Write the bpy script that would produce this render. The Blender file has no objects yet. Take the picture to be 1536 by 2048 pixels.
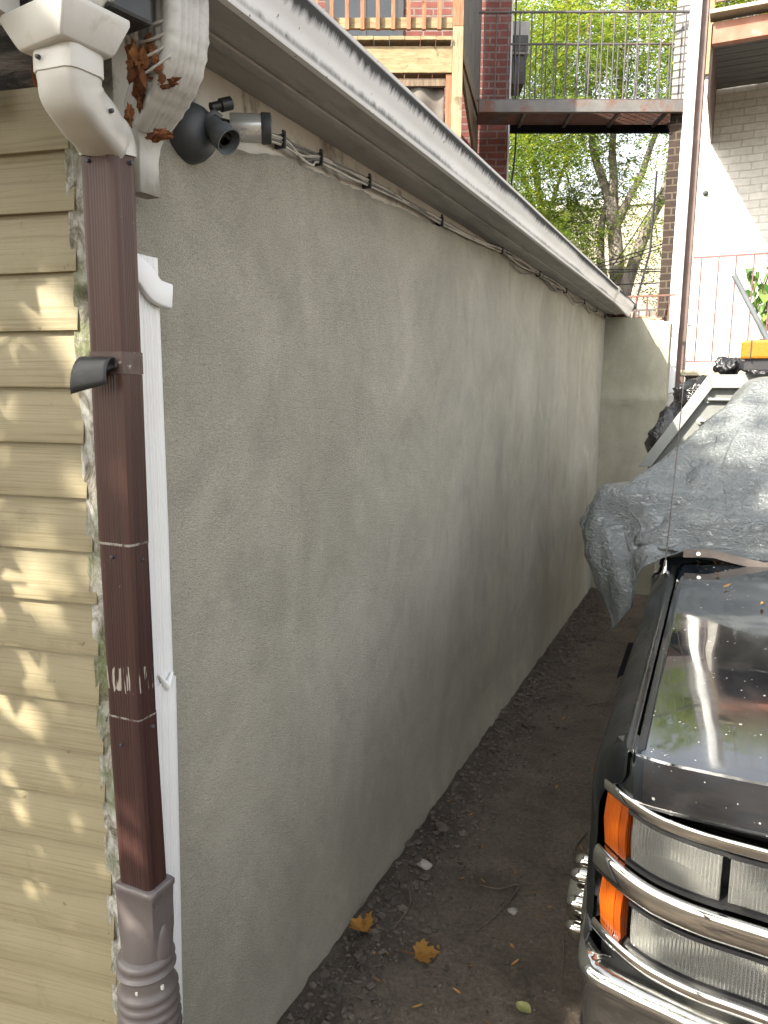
import bpy, bmesh, math, random
from mathutils import Vector, Matrix, noise
from math import radians as RAD, sin, cos, pi, sqrt
S = bpy.context.scene
COL = S.collection
random.seed(11)
V3 = Vector

# ------------------------------------------------------------------ camera, sky, sun, exposure
cam_d = bpy.data.cameras.new('camera')
cam = bpy.data.objects.new('camera', cam_d); COL.objects.link(cam); S.camera = cam
_a, _p, _r = RAD(24.5), RAD(9.2), RAD(0.4)
_f = V3((-sin(_a)*cos(_p), cos(_a)*cos(_p), -sin(_p)))
_R = V3((cos(_a), sin(_a), 0)); _U = _R.cross(_f)
_R2 = _R*cos(_r)+_U*sin(_r); _U2 = _U*cos(_r)-_R*sin(_r)
cam.matrix_world = Matrix(((_R2.x,_U2.x,-_f.x,0),(_R2.y,_U2.y,-_f.y,0),(_R2.z,_U2.z,-_f.z,1.75),(0,0,0,1)))
cam_d.sensor_fit = 'VERTICAL'; cam_d.sensor_height = 36; cam_d.lens = 1500/2048*36
cam_d.clip_start = 0.02; cam_d.clip_end = 800

SUN = V3((-0.365, -0.675, 0.64)).normalized()
w = bpy.data.worlds.new("World"); S.world = w; w.use_nodes = True
wn = w.node_tree.nodes; wl = w.node_tree.links
bg = wn['Background']; bg.inputs[1].default_value = 0.15
sky = wn.new('ShaderNodeTexSky'); sky.sky_type = 'NISHITA'; sky.sun_disc = False
sky.sun_elevation = math.asin(SUN.z); sky.sun_rotation = math.atan2(SUN.x, SUN.y)
sky.air_density = 1.0; sky.dust_density = 3.0; sky.ozone_density = 1.0
hs = wn.new('ShaderNodeHueSaturation'); hs.inputs['Saturation'].default_value = .28
wl.new(sky.outputs[0], hs.inputs['Color']); tint = wn.new('ShaderNodeMix'); tint.data_type = 'RGBA'; tint.blend_type = 'MULTIPLY'; tint.inputs[0].default_value = 1; tint.inputs[7].default_value = (1.015, 1.0, .965, 1)
wl.new(hs.outputs[0], tint.inputs[6]); wl.new(tint.outputs[2], bg.inputs[0])
sl = bpy.data.lights.new('sun', 'SUN'); sl.energy = 3.6; sl.angle = RAD(0.53); sl.color = (1, 0.93, 0.80)
so = bpy.data.objects.new('sun', sl); COL.objects.link(so); so.location = SUN*30
so.rotation_euler = SUN.to_track_quat('Z', 'Y').to_euler()
S.view_settings.view_transform = 'Standard'; S.view_settings.look = 'None'
S.view_settings.exposure = 2.2; S.view_settings.gamma = 1
S.cycles.max_bounces = 8; S.cycles.transparent_max_bounces = 12; S.cycles.caustics_reflective = False
S.cycles.use_denoising = True

# ------------------------------------------------------------------ materials
class NT:
    def __init__(s, name):
        s.m = bpy.data.materials.new(name); s.m.use_nodes = True
        s.n = s.m.node_tree.nodes; s.l = s.m.node_tree.links
        s.b = s.n['Principled BSDF']; s.o = s.n['Material Output']
    def add(s, t, **k):
        x = s.n.new(t)
        for a, v in k.items(): setattr(x, a, v)
        return x
    def link(s, a, b): s.l.new(a, b)
    def coords(s, scale=(1,1,1), kind='Object'):
        tc = s.add('ShaderNodeTexCoord'); mp = s.add('ShaderNodeMapping')
        mp.inputs['Scale'].default_value = scale
        s.link(tc.outputs[kind], mp.inputs[0]); return mp.outputs[0]
    def world(s, scale=(1,1,1)):
        g = s.add('ShaderNodeNewGeometry'); mp = s.add('ShaderNodeMapping')
        mp.inputs['Scale'].default_value = scale
        s.link(g.outputs['Position'], mp.inputs[0]); return mp.outputs[0]
    def noise(s, vec, scale, detail=6, rough=.6, dist=0):
        t = s.add('ShaderNodeTexNoise'); t.inputs['Scale'].default_value = scale
        t.inputs['Detail'].default_value = detail; t.inputs['Roughness'].default_value = rough
        t.inputs['Distortion'].default_value = dist
        s.link(vec, t.inputs['Vector']); return t.outputs['Fac']
    def ramp(s, fac, stops):
        r = s.add('ShaderNodeValToRGB'); e = r.color_ramp.elements
        while len(e) < len(stops): e.new(.5)
        for el, (p, c) in zip(e, stops):
            el.position = p; el.color = (c[0], c[1], c[2], 1) if hasattr(c, '__len__') else (c, c, c, 1)
        s.link(fac, r.inputs[0]); return r.outputs[0]
    def mix(s, fac, a, b, mode='MIX'):
        x = s.add('ShaderNodeMix', data_type='RGBA', blend_type=mode)
        for sock, v in ((x.inputs[0], fac), (x.inputs[6], a), (x.inputs[7], b)):
            if hasattr(v, 'is_linked'): s.link(v, sock)
            elif hasattr(v, '__len__'): sock.default_value = (v[0], v[1], v[2], 1)
            else: sock.default_value = v
        return x.outputs[2]
    def math(s, op, a, b=0):
        x = s.add('ShaderNodeMath', operation=op)
        for sock, v in ((x.inputs[0], a), (x.inputs[1], b)):
            if hasattr(v, 'is_linked'): s.link(v, sock)
            else: sock.default_value = v
        return x.outputs[0]
    def sep(s, vec):
        x = s.add('ShaderNodeSeparateXYZ'); s.link(vec, x.inputs[0]); return x.outputs
    def bump(s, h, strength=.5, dist=.01, prev=None):
        x = s.add('ShaderNodeBump'); x.inputs['Strength'].default_value = strength; x.inputs['Distance'].default_value = dist
        s.link(h, x.inputs['Height'])
        if prev is not None: s.link(prev, x.inputs['Normal'])
        return x.outputs[0]
    def fin(s, col=None, rough=None, metal=None, normal=None, **k):
        for nm, v in (('Base Color', col), ('Roughness', rough), ('Metallic', metal), ('Normal', normal)):
            if v is None: continue
            if hasattr(v, 'is_linked'): s.link(v, s.b.inputs[nm])
            elif hasattr(v, '__len__'): s.b.inputs[nm].default_value = (v[0], v[1], v[2], 1)
            else: s.b.inputs[nm].default_value = v
        for nm, v in k.items(): s.b.inputs[nm.replace('_', ' ')].default_value = v
        return s.m

def simple(name, c1, c2=None, rough=.6, scale=6, lo=.35, hi=.65, bump=0, bscale=60, bdist=.004, dirt=None, dscale=5, dlo=.55, dhi=.7, stretch=(1,1,1), kind='Object', metal=0, **k):
    t = NT(name); v = t.coords(stretch, kind)
    col = t.ramp(t.noise(v, scale), [(lo, c1), (hi, c2 if c2 else c1)])
    if dirt:
        d = t.ramp(t.noise(v, dscale, 8, .7, .4), [(dlo, 0.), (dhi, 1.)])
        col = t.mix(d, col, dirt)
    nrm = t.bump(t.noise(v, bscale, 5, .65), .6, bdist) if bump else None
    rr = t.ramp(t.noise(v, scale*2.3), [(.3, max(0, rough-.08)), (.7, min(1, rough+.1))])
    return t.fin(col, rr, metal, nrm, **k)

MAT = {}
def stucco(name, a, b, c, seed):
    t = NT(name); v = t.world(); 
    big = t.ramp(t.noise(v, 1.15, 5, .6, 1.3), [(.32, a), (.5, b), (.66, c)])
    st = t.noise(t.world((2.2, 2.2, .38)), 2.0, 5, .6, .5)
    col = t.mix(t.ramp(st, [(.5, 0.), (.72, .30)]), big, (c[0]*1.22, c[1]*1.2, c[2]*1.17))
    st2 = t.noise(t.world((1.3, 1.3, .3)), 3.1, 4, .6, .3)
    col = t.mix(t.ramp(st2, [(.58, 0.), (.75, .16)]), col, (a[0]*.75, a[1]*.76, a[2]*.76))
    pt = t.noise(v, 6, 7, .72, 1.5)
    col = t.mix(t.ramp(pt, [(.3, .28), (.75, 0.)]), col, (a[0]*.72, a[1]*.73, a[2]*.74))
    # darker band that rises unevenly from the soil
    x, y, z = t.sep(v)
    darkened = t.math('ADD', z, t.math('MULTIPLY', t.noise(v, 2.4, 6, .6), -.55))
    col = t.mix(t.ramp(darkened, [(.0, .28), (.5, 0.)]), col, (a[0]*.62, a[1]*.64, a[2]*.62))
    sw = t.add('ShaderNodeTexWave', wave_type='RINGS', rings_direction='X'); sw.inputs['Scale'].default_value = 9
    sw.inputs['Distortion'].default_value = 13; sw.inputs['Detail'].default_value = 4; sw.inputs['Detail Scale'].default_value = 1.6
    t.link(v, sw.inputs['Vector'])
    grit = t.noise(v, 260, 4, .7); fine = t.noise(t.world((1, 1, 1.6)), 85, 6, .7, 2.2)
    n1 = t.bump(sw.outputs['Fac'], .10, .003)
    n2 = t.bump(fine, .9, .007, n1); n3 = t.bump(grit, .9, .004, n2)
    pit = t.ramp(t.noise(v, 120, 3, .6, 1.5), [(.26, 0.), (.34, 1.)])
    n4 = t.bump(pit, .5, .003, n3)
    col = t.mix(t.ramp(fine, [(.30, .35), (.5, 0.)]), col, (a[0]*.5, a[1]*.5, a[2]*.5))
    col = t.mix(t.ramp(grit, [(.34, .32), (.5, 0.)]), col, (a[0]*.55, a[1]*.55, a[2]*.55))
    col = t.mix(t.ramp(grit, [(.55, 0.), (.68, .22)]), col, (c[0]*1.3, c[1]*1.3, c[2]*1.3))
    cloud = t.noise(t.world((1, 1, .75)), 2.6, 6, .62, 2.2)
    col = t.mix(t.ramp(cloud, [(.34, .38), (.5, 0.)]), col, (a[0]*.74, a[1]*.75, a[2]*.77))
    col = t.mix(t.ramp(cloud, [(.56, 0.), (.70, .35)]), col, (c[0]*1.12, c[1]*1.1, c[2]*1.08))
    arcs = t.noise(t.world((1, 1, 2.4)), 21, 5, .7, 3.5)
    col = t.mix(t.ramp(arcs, [(.36, .30), (.46, 0.)]), col, (a[0]*.7, a[1]*.7, a[2]*.7))
    return t.fin(col, .92, 0, n4, Specular_IOR_Level=.25)
MAT['stucco'] = stucco('grey stucco', (.385,.362,.292), (.455,.428,.352), (.51,.482,.402), 1)
MAT['stucco_end'] = stucco('grey green stucco', (.32,.305,.235), (.365,.348,.27), (.41,.39,.305), 2)

def siding_mat():
    t = NT('yellow clapboard vinyl'); v = t.world((1.2, 1.2, 60)); vv = t.world()
    g = t.noise(v, 3.2, 5, .6, .3)
    col = t.ramp(t.noise(vv, 2.3, 5, .6), [(.3, (.225,.192,.116)), (.7, (.27,.234,.146))])
    col = t.mix(t.ramp(g, [(.36, .55), (.5, 0.)]), col, (.165,.13,.07))
    d = t.noise(vv, 9, 8, .75, .6)
    col = t.mix(t.ramp(d, [(.58, 0.), (.75, .6)]), col, (.13,.115,.055))
    sp = t.noise(vv, 45, 3, .6, .3)
    col = t.mix(t.ramp(sp, [(.70, 0.), (.76, .8)]), col, (.10,.09,.05))
    return t.fin(col, .55, 0, t.bump(g, .35, .002), Specular_IOR_Level=.35)
MAT['siding'] = siding_mat()

def dirt_mat():
    t = NT('damp brown soil'); v = t.world()
    col = t.ramp(t.noise(v, 3.5, 8, .65, .4), [(.3, (.15,.122,.095)), (.5, (.255,.208,.163)), (.72, (.345,.285,.228))])
    f = t.noise(v, 60, 8, .75)
    col = t.mix(t.ramp(f, [(.3, .6), (.62, 0.)]), col, (.024,.021,.018))
    sp = t.noise(v, 170, 3, .6)
    col = t.mix(t.ramp(sp, [(.66, 0.), (.72, .8)]), col, (.13,.115,.095))
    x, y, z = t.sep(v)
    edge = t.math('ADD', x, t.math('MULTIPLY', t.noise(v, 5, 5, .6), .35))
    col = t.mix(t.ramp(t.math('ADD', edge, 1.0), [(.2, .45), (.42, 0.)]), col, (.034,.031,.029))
    n1 = t.bump(t.noise(v, 22, 8, .75), 1, .05); n2 = t.bump(t.noise(v, 130, 6, .75), 1, .014, n1)
    return t.fin(col, .95, 0, n2, Specular_IOR_Level=.2)
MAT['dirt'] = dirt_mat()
MAT['clod'] = simple('dark soil clods', (.055,.046,.038), (.115,.096,.079), .98, 20, bump=1, bscale=120, Specular_IOR_Level=.2)
MAT['stone'] = simple('grey stone', (.20,.18,.16), (.36,.33,.30), .9, 14, bump=1, bscale=90)

def brick_mat(name, c1, c2, mortar, u, bw=.215, bh=.076, bias=0, rough=.9, dirt=None, ms=.010, bd=.008):
    t = NT(name); g = t.add('ShaderNodeNewGeometry')
    dp = t.add('ShaderNodeVectorMath', operation='DOT_PRODUCT'); dp.inputs[1].default_value = u
    t.link(g.outputs['Position'], dp.inputs[0])
    x, y, z = t.sep(g.outputs['Position'])
    cb = t.add('ShaderNodeCombineXYZ'); t.link(dp.outputs['Value'], cb.inputs[0]); t.link(z, cb.inputs[1])
    b = t.add('ShaderNodeTexBrick'); b.inputs['Scale'].default_value = 1
    b.inputs['Brick Width'].default_value = bw; b.inputs['Row Height'].default_value = bh
    b.inputs['Mortar Size'].default_value = ms; b.inputs['Mortar Smooth'].default_value = .25; b.inputs['Bias'].default_value = bias
    b.inputs['Color1'].default_value = (*c1, 1); b.inputs['Color2'].default_value = (*c2, 1); b.inputs['Mortar'].default_value = (*mortar, 1)
    jit = t.add('ShaderNodeVectorMath', operation='ADD')
    nz = t.add('ShaderNodeTexNoise'); nz.inputs['Scale'].default_value = 5; nz.inputs['Detail'].default_value = 3
    t.link(g.outputs['Position'], nz.inputs['Vector'])
    sc = t.add('ShaderNodeVectorMath', operation='SCALE'); sc.inputs['Scale'].default_value = .018
    t.link(nz.outputs['Color'], sc.inputs[0]); t.link(cb.outputs[0], jit.inputs[0]); t.link(sc.outputs[0], jit.inputs[1])
    t.link(jit.outputs[0], b.inputs['Vector'])
    col = t.mix(t.ramp(t.noise(g.outputs['Position'], 14, 6, .7), [(.3, .45), (.6, 0.)]), b.outputs['Color'], tuple(c*.55 for c in c1))
    if dirt: col = t.mix(t.ramp(t.noise(g.outputs['Position'], 1.3, 6, .7), [(.45, 0.), (.7, .7)]), col, dirt)
    inv = t.math('SUBTRACT', 1, b.outputs['Fac'])
    n1 = t.bump(inv, .8, bd); n2 = t.bump(t.noise(g.outputs['Position'], 45, 5, .7), .4, .005, n1)
    return t.fin(col, rough, 0, n2, Specular_IOR_Level=.25)
CU = V3((0.91841, 0.39562, 0)); CV = V3((-0.39562, 0.91841, 0)); CA = V3((-2.615, 8.06, 0))
def cw(u, v, z): return CA + CU*u + CV*v + V3((0, 0, z))
MAT['red_brick'] = brick_mat('red brick', (.125,.042,.035), (.17,.06,.05), (.17,.14,.125), tuple(CU+CV), dirt=(.10,.037,.033))
MAT['white_brick'] = brick_mat('cream painted brick', (.47,.455,.415), (.51,.495,.455), (.40,.385,.345), (1,1,0), ms=.006, bd=.006)
MAT['dark_brick'] = brick_mat('dark brown brick', (.028,.020,.017), (.045,.030,.023), (.085,.068,.05), (1,1,0), dirt=(.02,.016,.014))
MAT['pale_brick'] = brick_mat('pale grey brick', (.23,.22,.215), (.28,.27,.26), (.07,.065,.06), (1,1,0))
MAT['render_wall'] = simple('beige rendered wall', (.25,.225,.18), (.29,.262,.21), .9, 3, dirt=(.20,.18,.145), dscale=2, kind='Object')

def wood(name, a, b, dark, along=(1,1,1), rough=.8):
    t = NT(name); v = t.world(along)
    g = t.noise(v, 3, 7, .65, 1.2)
    col = t.ramp(g, [(.3, dark), (.48, a), (.7, b)])
    kn = t.noise(t.world(), 7, 3, .5, .8)
    col = t.mix(t.ramp(kn, [(.66, 0.), (.74, .7)]), col, tuple(c*.5 for c in dark))
    return t.fin(col, rough, 0, t.bump(g, .4, .004), Specular_IOR_Level=.25)
MAT['deck_wood'] = wood('weathered yellow lumber', (.22,.165,.09), (.28,.22,.13), (.13,.095,.052), (2.5, 2.5, 14))
MAT['post_wood'] = wood('weathered post lumber', (.24,.19,.115), (.30,.24,.15), (.15,.11,.065), (14, 14, 1.2))
MAT['stain_wood'] = wood('red stained lumber', (.22,.095,.05), (.28,.145,.085), (.13,.05,.028), (14, 14, 1.5))
MAT['grey_wood'] = wood('grey weathered boards', (.10,.093,.085), (.15,.14,.13), (.05,.045,.04), (12, 12, 1))
MAT['brown_wood'] = wood('brown weathered boards', (.13,.095,.065), (.20,.15,.10), (.06,.042,.03), (12, 12, 1))
MAT['rot_wood'] = simple('rotten orange wood', (.065,.021,.008), (.21,.078,.022), .95, 18, bump=1, bscale=50, bdist=.012, dirt=(.05,.025,.015), dscale=14)
MAT['old_sheathing'] = simple('old grey sheathing', (.055,.047,.038), (.14,.12,.10), .95, 9, stretch=(1,1,5), bump=1, bscale=30, bdist=.02, dirt=(.025,.022,.02), dscale=7, dlo=.45, dhi=.6)

MAT['white_paint'] = simple('white painted metal', (.46,.445,.41), (.54,.525,.49), .36, 3, dirt=(.33,.29,.23), dscale=16, dlo=.62, dhi=.8, bump=1, bscale=7, bdist=.003)
MAT['white_clean'] = simple('white vinyl', (.60,.60,.585), (.66,.66,.65), .38, 3, dirt=(.5,.5,.46), dscale=11, dlo=.66, dhi=.85)
MAT['dirty_white'] = simple('grimy white metal', (.38,.37,.34), (.46,.45,.42), .45, 4, dirt=(.20,.18,.15), dscale=9, dlo=.5, dhi=.75, bump=1, bscale=9, bdist=.003)
def gutter_mat():
    t = NT('mildewed white gutter'); v = t.world(); x, y, z = t.sep(v)
    col = t.ramp(t.noise(v, 3, 4, .5), [(.3, (.56,.56,.57)), (.7, (.66,.66,.67))])
    # drip fringe of mildew hanging from the lip: streak noise along the run, fixed to the metal
    st = t.noise(t.world((0, 26, 2.2)), 2.2, 7, .75)
    st2 = t.noise(t.world((0, 1.1, 0)), 1.3, 4, .6)
    edge = t.math('SUBTRACT', 2.484, z)
    lim = t.math('MULTIPLY', t.math('ADD', t.math('MULTIPLY', st, .042), t.math('MULTIPLY', st2, .034)), .9)
    m = t.math('SUBTRACT', lim, edge)
    m1 = t.math('MULTIPLY', t.ramp(m, [(-.0, 0.), (.016, 1.)]), t.ramp(edge, [(.0, 0.), (.0025, 1.)]))
    col = t.mix(t.math('MULTIPLY', m1, .92), col, (.012,.012,.009))
    m0 = t.ramp(t.math('ADD', m, .014), [(.0, 0.), (.014, .5)])
    col = t.mix(m0, col, (.10,.10,.08)) if False else col
    low = t.math('SUBTRACT', z, 2.396)
    st3 = t.noise(t.world((0, 17, 5)), 2.5, 7, .75)
    st4 = t.noise(t.world((0, .9, 0)), 1.0, 3, .5)
    lim2 = t.math('SUBTRACT', t.math('ADD', t.math('MULTIPLY', st3, .030), t.math('MULTIPLY', st4, .05)), .022)
    m2 = t.ramp(t.math('SUBTRACT', lim2, low), [(.0, 0.), (.012, 1.)])
    hi = t.ramp(low, [(.004, 0.), (.010, 1.)])
    col = t.mix(t.math('MULTIPLY', t.math('MULTIPLY', m2, hi), .75), col, (.045,.045,.018))
    sp = t.noise(v, 75, 3, .5)
    col = t.mix(t.ramp(sp, [(.69, 0.), (.73, .9)]), col, (.04,.04,.035))
    stn = t.math('MAXIMUM', m1, t.math('MULTIPLY', m2, hi))
    t.link(t.math('SUBTRACT', .5, t.math('MULTIPLY', stn, .47)), t.b.inputs['Specular IOR Level'])
    return t.fin(col, t.math('ADD', .35, t.math('MULTIPLY', stn, .6)), 0, t.bump(t.noise(v, 5, 3, .5), .3, .006))
MAT['gutter'] = gutter_mat()
MAT['soffit'] = simple('grimy grey soffit', (.30,.292,.275), (.40,.39,.37), .75, 3, stretch=(3,.6,3), dirt=(.20,.19,.175), dscale=4, dlo=.5, dhi=.75, bump=1, bscale=40)
MAT['frieze'] = simple('peeling cream frieze paint', (.46,.43,.37), (.56,.53,.47), .7, 6, dirt=(.19,.165,.13), dscale=8, dlo=.52, dhi=.66, bump=1, bscale=50)
def trim_mat():
    t = NT('mossy peeling trim'); v = t.world((1,1,.5)); vw = t.world()
    col = t.ramp(t.noise(v, 26, 8, .75, .8), [(.36, (.07,.06,.045)), (.44, (.22,.20,.16)), (.56, (.47,.46,.42)), (.74, (.60,.60,.57))])
    ms = t.noise(vw, 6, 6, .65, .5)
    col = t.mix(t.ramp(ms, [(.46, 0.), (.60, .85)]), col, (.10,.125,.035))
    col = t.mix(t.ramp(t.noise(t.world((1,1,.22)), 70, 4, .6), [(.66, 0.), (.71, 1.)]), col, (.015,.014,.012))
    return t.fin(col, .9, 0, t.bump(t.noise(v, 45, 7, .75), .9, .012))
MAT['trim'] = trim_mat()
def brown_mat():
    t = NT('brown coated aluminium'); v = t.world(); 
    st = t.noise(t.world((45, 45, .7)), 2, 4, .5)
    col = t.ramp(st, [(.35, (.029,.012,.0105)), (.65, (.040,.017,.014))])
    x, y, z = t.sep(v)
    sunlit_top = t.math('ADD', z, t.math('MULTIPLY', st, .5))
    col = t.mix(t.ramp(t.math('SUBTRACT', sunlit_top, 1.2), [(.3, 0.), (1., .5)]), col, (.072,.031,.019))  # sunlight on the upper pipe painted into its colour
    ch = t.noise(v, 70, 4, .7)
    z2 = t.noise(v, 4, 3, .5)
    chips = t.math('MULTIPLY', t.ramp(ch, [(.66, 0.), (.69, 1.)]), t.ramp(z2, [(.58, 0.), (.66, .8)]))
    col = t.mix(chips, col, (.26,.23,.195))
    for zj, w_ in ((1.478, .0022), (1.152, .0018), (1.778, .004)):
        ln = t.math('LESS_THAN', t.math('ABSOLUTE', t.math('SUBTRACT', z, zj)), w_)
        col = t.mix(t.math('MULTIPLY', ln, t.ramp(t.noise(v, 55, 4, .7), [(.42, .1), (.55, .75)])), col, (.30,.28,.24))
    # scraped paint ticks in a row above the lowest joint
    bars = t.noise(t.world((110, 110, 9)), 1.5, 2, .5)
    a = t.math('LESS_THAN', t.math('ABSOLUTE', t.math('SUBTRACT', t.math('ADD', z, t.math('MULTIPLY', t.noise(t.world((60,60,1)), 2, 2, .5), .03)), 1.24)), .022)
    col = t.mix(t.math('MULTIPLY', t.ramp(bars, [(.56, 0.), (.60, .9)]), a), col, (.30,.28,.24))
    return t.fin(col, .42, 0, t.bump(st, .06, .001), Specular_IOR_Level=.35)
MAT['brown_pipe'] = brown_mat()
MAT['adapter'] = simple('mauve grey plastic', (.088,.074,.071), (.115,.098,.093), .33, 4, dirt=(.17,.15,.14), dscale=30, dlo=.64, dhi=.75)
MAT['black_rubber'] = simple('black rubber', (.012,.013,.013), (.025,.026,.026), .45, 8, dirt=(.06,.06,.055), dscale=12)
MAT['matte_black'] = simple('matte black rubber', (.004,.004,.005), (.007,.007,.008), .9, 8, Specular_IOR_Level=.15)
MAT['fixture'] = simple('weathered black fixture', (.02,.024,.028), (.05,.055,.06), .5, 10, dirt=(.13,.12,.11), dscale=25, dlo=.6, dhi=.75)
MAT['fix_grey'] = simple('grey painted socket', (.075,.085,.09), (.12,.13,.135), .5, 8, dirt=(.17,.07,.03), dscale=22, dlo=.66, dhi=.72)
MAT['chrome'] = simple('bright chrome', (.52,.51,.475), (.60,.59,.555), .06, 3, metal=1.0)
MAT['chrome_dull'] = simple('scuffed chrome', (.42,.415,.39), (.50,.495,.465), .10, 5, dirt=(.16,.12,.09), dscale=28, dlo=.66, dhi=.74, metal=.95, bump=1, bscale=5, bdist=.004)
MAT['cable_white'] = simple('grimy pale cable', (.42,.40,.35), (.54,.515,.46), .6, 10, dirt=(.17,.155,.14), dscale=9, dlo=.55, dhi=.65)
MAT['cable_grey'] = simple('grey cable', (.10,.10,.10), (.17,.165,.16), .6, 10)
MAT['steel_dark'] = simple('dark painted steel', (.035,.033,.035), (.075,.068,.066), .6, 9, dirt=(.13,.065,.04), dscale=6, dlo=.52, dhi=.7)
MAT['steel_rust'] = simple('rusty steel', (.085,.038,.027), (.13,.062,.042), .8, 7, dirt=(.085,.078,.075), dscale=3, dlo=.5, dhi=.65, bump=1, bscale=40)
MAT['beam_orange'] = simple('faded orange steel', (.20,.075,.042), (.26,.115,.072), .7, 5, dirt=(.33,.25,.21), dscale=5, dlo=.58, dhi=.72)
MAT['brown_steel'] = simple('brown painted steel', (.085,.052,.041), (.115,.074,.06), .6, 6)
MAT['rail_red'] = simple('red brown railing paint', (.10,.045,.042), (.13,.062,.056), .6, 9)
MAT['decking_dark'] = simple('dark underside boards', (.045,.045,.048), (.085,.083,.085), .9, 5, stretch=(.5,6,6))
MAT['deck_edge'] = simple('pale deck edge', (.26,.235,.16), (.33,.30,.22), .85, 7, dirt=(.28,.26,.12), dscale=9)
MAT['window_glass'] = simple('dark window glass', (.02,.023,.028), (.03,.035,.04), .06, 2)
MAT['window_frame'] = simple('black window frame', (.02,.02,.022), (.03,.03,.032), .5, 4)
MAT['ac_body'] = simple('air conditioner casing', (.22,.21,.195), (.27,.26,.245), .5, 5, dirt=(.14,.13,.12), dscale=6)
MAT['ac_dark'] = simple('air conditioner grille', (.03,.03,.03), (.06,.06,.06), .7, 8)
MAT['curtain'] = simple('grey brown fabric', (.085,.074,.062), (.115,.10,.086), .95, 5, bump=1, bscale=200)
MAT['bark'] = simple('grey bark', (.12,.10,.083), (.25,.22,.185), .95, 9, stretch=(1,1,.25), bump=1, bscale=30, bdist=.04, dirt=(.10,.085,.07), dscale=12, dlo=.5, dhi=.6)
MAT['twig'] = simple('brown twig', (.06,.042,.03), (.13,.10,.075), .9, 20)
MAT['wire'] = simple('black wire', (.015,.015,.016), (.02,.02,.02), .6, 8)
MAT['bag'] = simple('black plastic bag', (.008,.008,.009), (.015,.015,.016), .14, 5, bump=1, bscale=11, bdist=.05)
MAT['cab_guard'] = simple('grey painted steel panel', (.20,.21,.20), (.25,.26,.25), .5, 3, dirt=(.16,.16,.15), dscale=7, dlo=.5, dhi=.8)
MAT['inner_panel'] = simple('dull grey panel', (.15,.155,.145), (.19,.195,.185), .6, 3, dirt=(.10,.09,.075), dscale=5, dlo=.5, dhi=.8)
MAT['cloth_red'] = simple('faded red scraps', (.50,.15,.08), (.60,.27,.18), .9, 14)
MAT['mortar'] = simple('crumbled mortar', (.30,.28,.22), (.46,.43,.35), .95, 20, bump=1, bscale=50)
MAT['tyre'] = simple('tyre rubber', (.013,.013,.013), (.025,.024,.023), .85, 12, dirt=(.05,.042,.035), dscale=8)

def paint_mat():
    t = NT('dusty dark green black paint'); v = t.coords()
    col = t.ramp(t.noise(v, 3, 4, .5), [(.3, (.0035,.006,.010)), (.7, (.006,.010,.016))])
    dust = t.noise(v, 5.5, 9, .7, .8)
    dm = t.ramp(dust, [(.38, .03), (.75, .5)])
    col = t.mix(dm, col, (.030,.029,.0285))
    vo = t.add('ShaderNodeTexVoronoi'); vo.inputs['Scale'].default_value = 26; t.link(v, vo.inputs['Vector'])
    vs = t.add('ShaderNodeTexVoronoi'); vs.inputs['Scale'].default_value = 70; t.link(v, vs.inputs['Vector'])
    gate = t.ramp(t.noise(v, 6, 3, .6), [(.50, 0.), (.58, 1.)])
    sp = t.math('MAXIMUM', t.ramp(vo.outputs['Distance'], [(.07, 1.), (.10, 0.)]), t.math('MULTIPLY', t.ramp(vs.outputs['Distance'], [(.10, 1.), (.14, 0.)]), gate))
    sp = t.math('MULTIPLY', sp, t.ramp(t.noise(v, 33, 2, .5), [(.48, 0.), (.54, 1.)]))
    col = t.mix(sp, col, (.55,.53,.50))
    scr = t.noise(t.coords((3, 30, 30)), 2.2, 5, .7, .6)
    sm = t.math('MULTIPLY', t.ramp(scr, [(.66, 0.), (.70, .8)]), t.ramp(t.noise(v, 8, 3, .5), [(.52, 0.), (.6, 1.)]))
    col = t.mix(sm, col, (.26,.26,.24))
    rough = t.mix(dm, (.06,)*3, (.30,)*3)
    t.link(t.math('MULTIPLY', dm, .25), t.b.inputs['Coat Roughness'])
    rough = t.mix(sp, rough, (.8,)*3)
    return t.fin(col, rough, 0, t.bump(t.noise(v, 2.6, 3, .5), .08, .02), Specular_IOR_Level=.7, Coat_Weight=1.0, Coat_IOR=1.65, Coat_Roughness=.03)
MAT['paint'] = paint_mat()
MAT['dull_paint'] = simple('dull dusty black paint', (.002,.003,.0034), (.004,.005,.0055), .20, 5, dirt=(.010,.0098,.0095), dscale=6, dlo=.5, dhi=.8, bump=1, bscale=3, bdist=.01)
MAT['reflection_grey'] = simple('painted grey reflection', (.022,.025,.023), (.032,.035,.032), .5, 6)  # grey for the sheet that mimics a dark reflection in the headlights
MAT['silver'] = simple('silver lamp barrel', (.46,.46,.45), (.56,.56,.55), .28, 5, dirt=(.25,.24,.22), dscale=20, dlo=.6, dhi=.75, metal=.55)
MAT['black_trim'] = simple('black plastic trim', (.012,.012,.013), (.022,.022,.023), .5, 8, dirt=(.05,.045,.04), dscale=14)
def lens(name, col, rough=.08, flute=None, tr=.9, bs=.6):
    t = NT(name); v = t.coords()
    n = None
    if flute:
        wv = t.add('ShaderNodeTexWave', bands_direction='X', wave_profile='SIN'); wv.inputs['Scale'].default_value = flute
        wv.inputs['Distortion'].default_value = 0; t.link(v, wv.inputs['Vector']); n = t.bump(wv.outputs['Fac'], bs, .003)
    d = t.ramp(t.noise(v, 18, 6, .7), [(.4, rough), (.8, rough+.15)])
    return t.fin(col, d, 0, n, Transmission_Weight=tr, IOR=1.45)
MAT['clear_lens'] = lens('clear fluted lens', (.80,.80,.75), .05, 48)
MAT['amber_lens'] = lens('amber lens', (.42,.085,.006), .12, 60, .30, .25)
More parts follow.
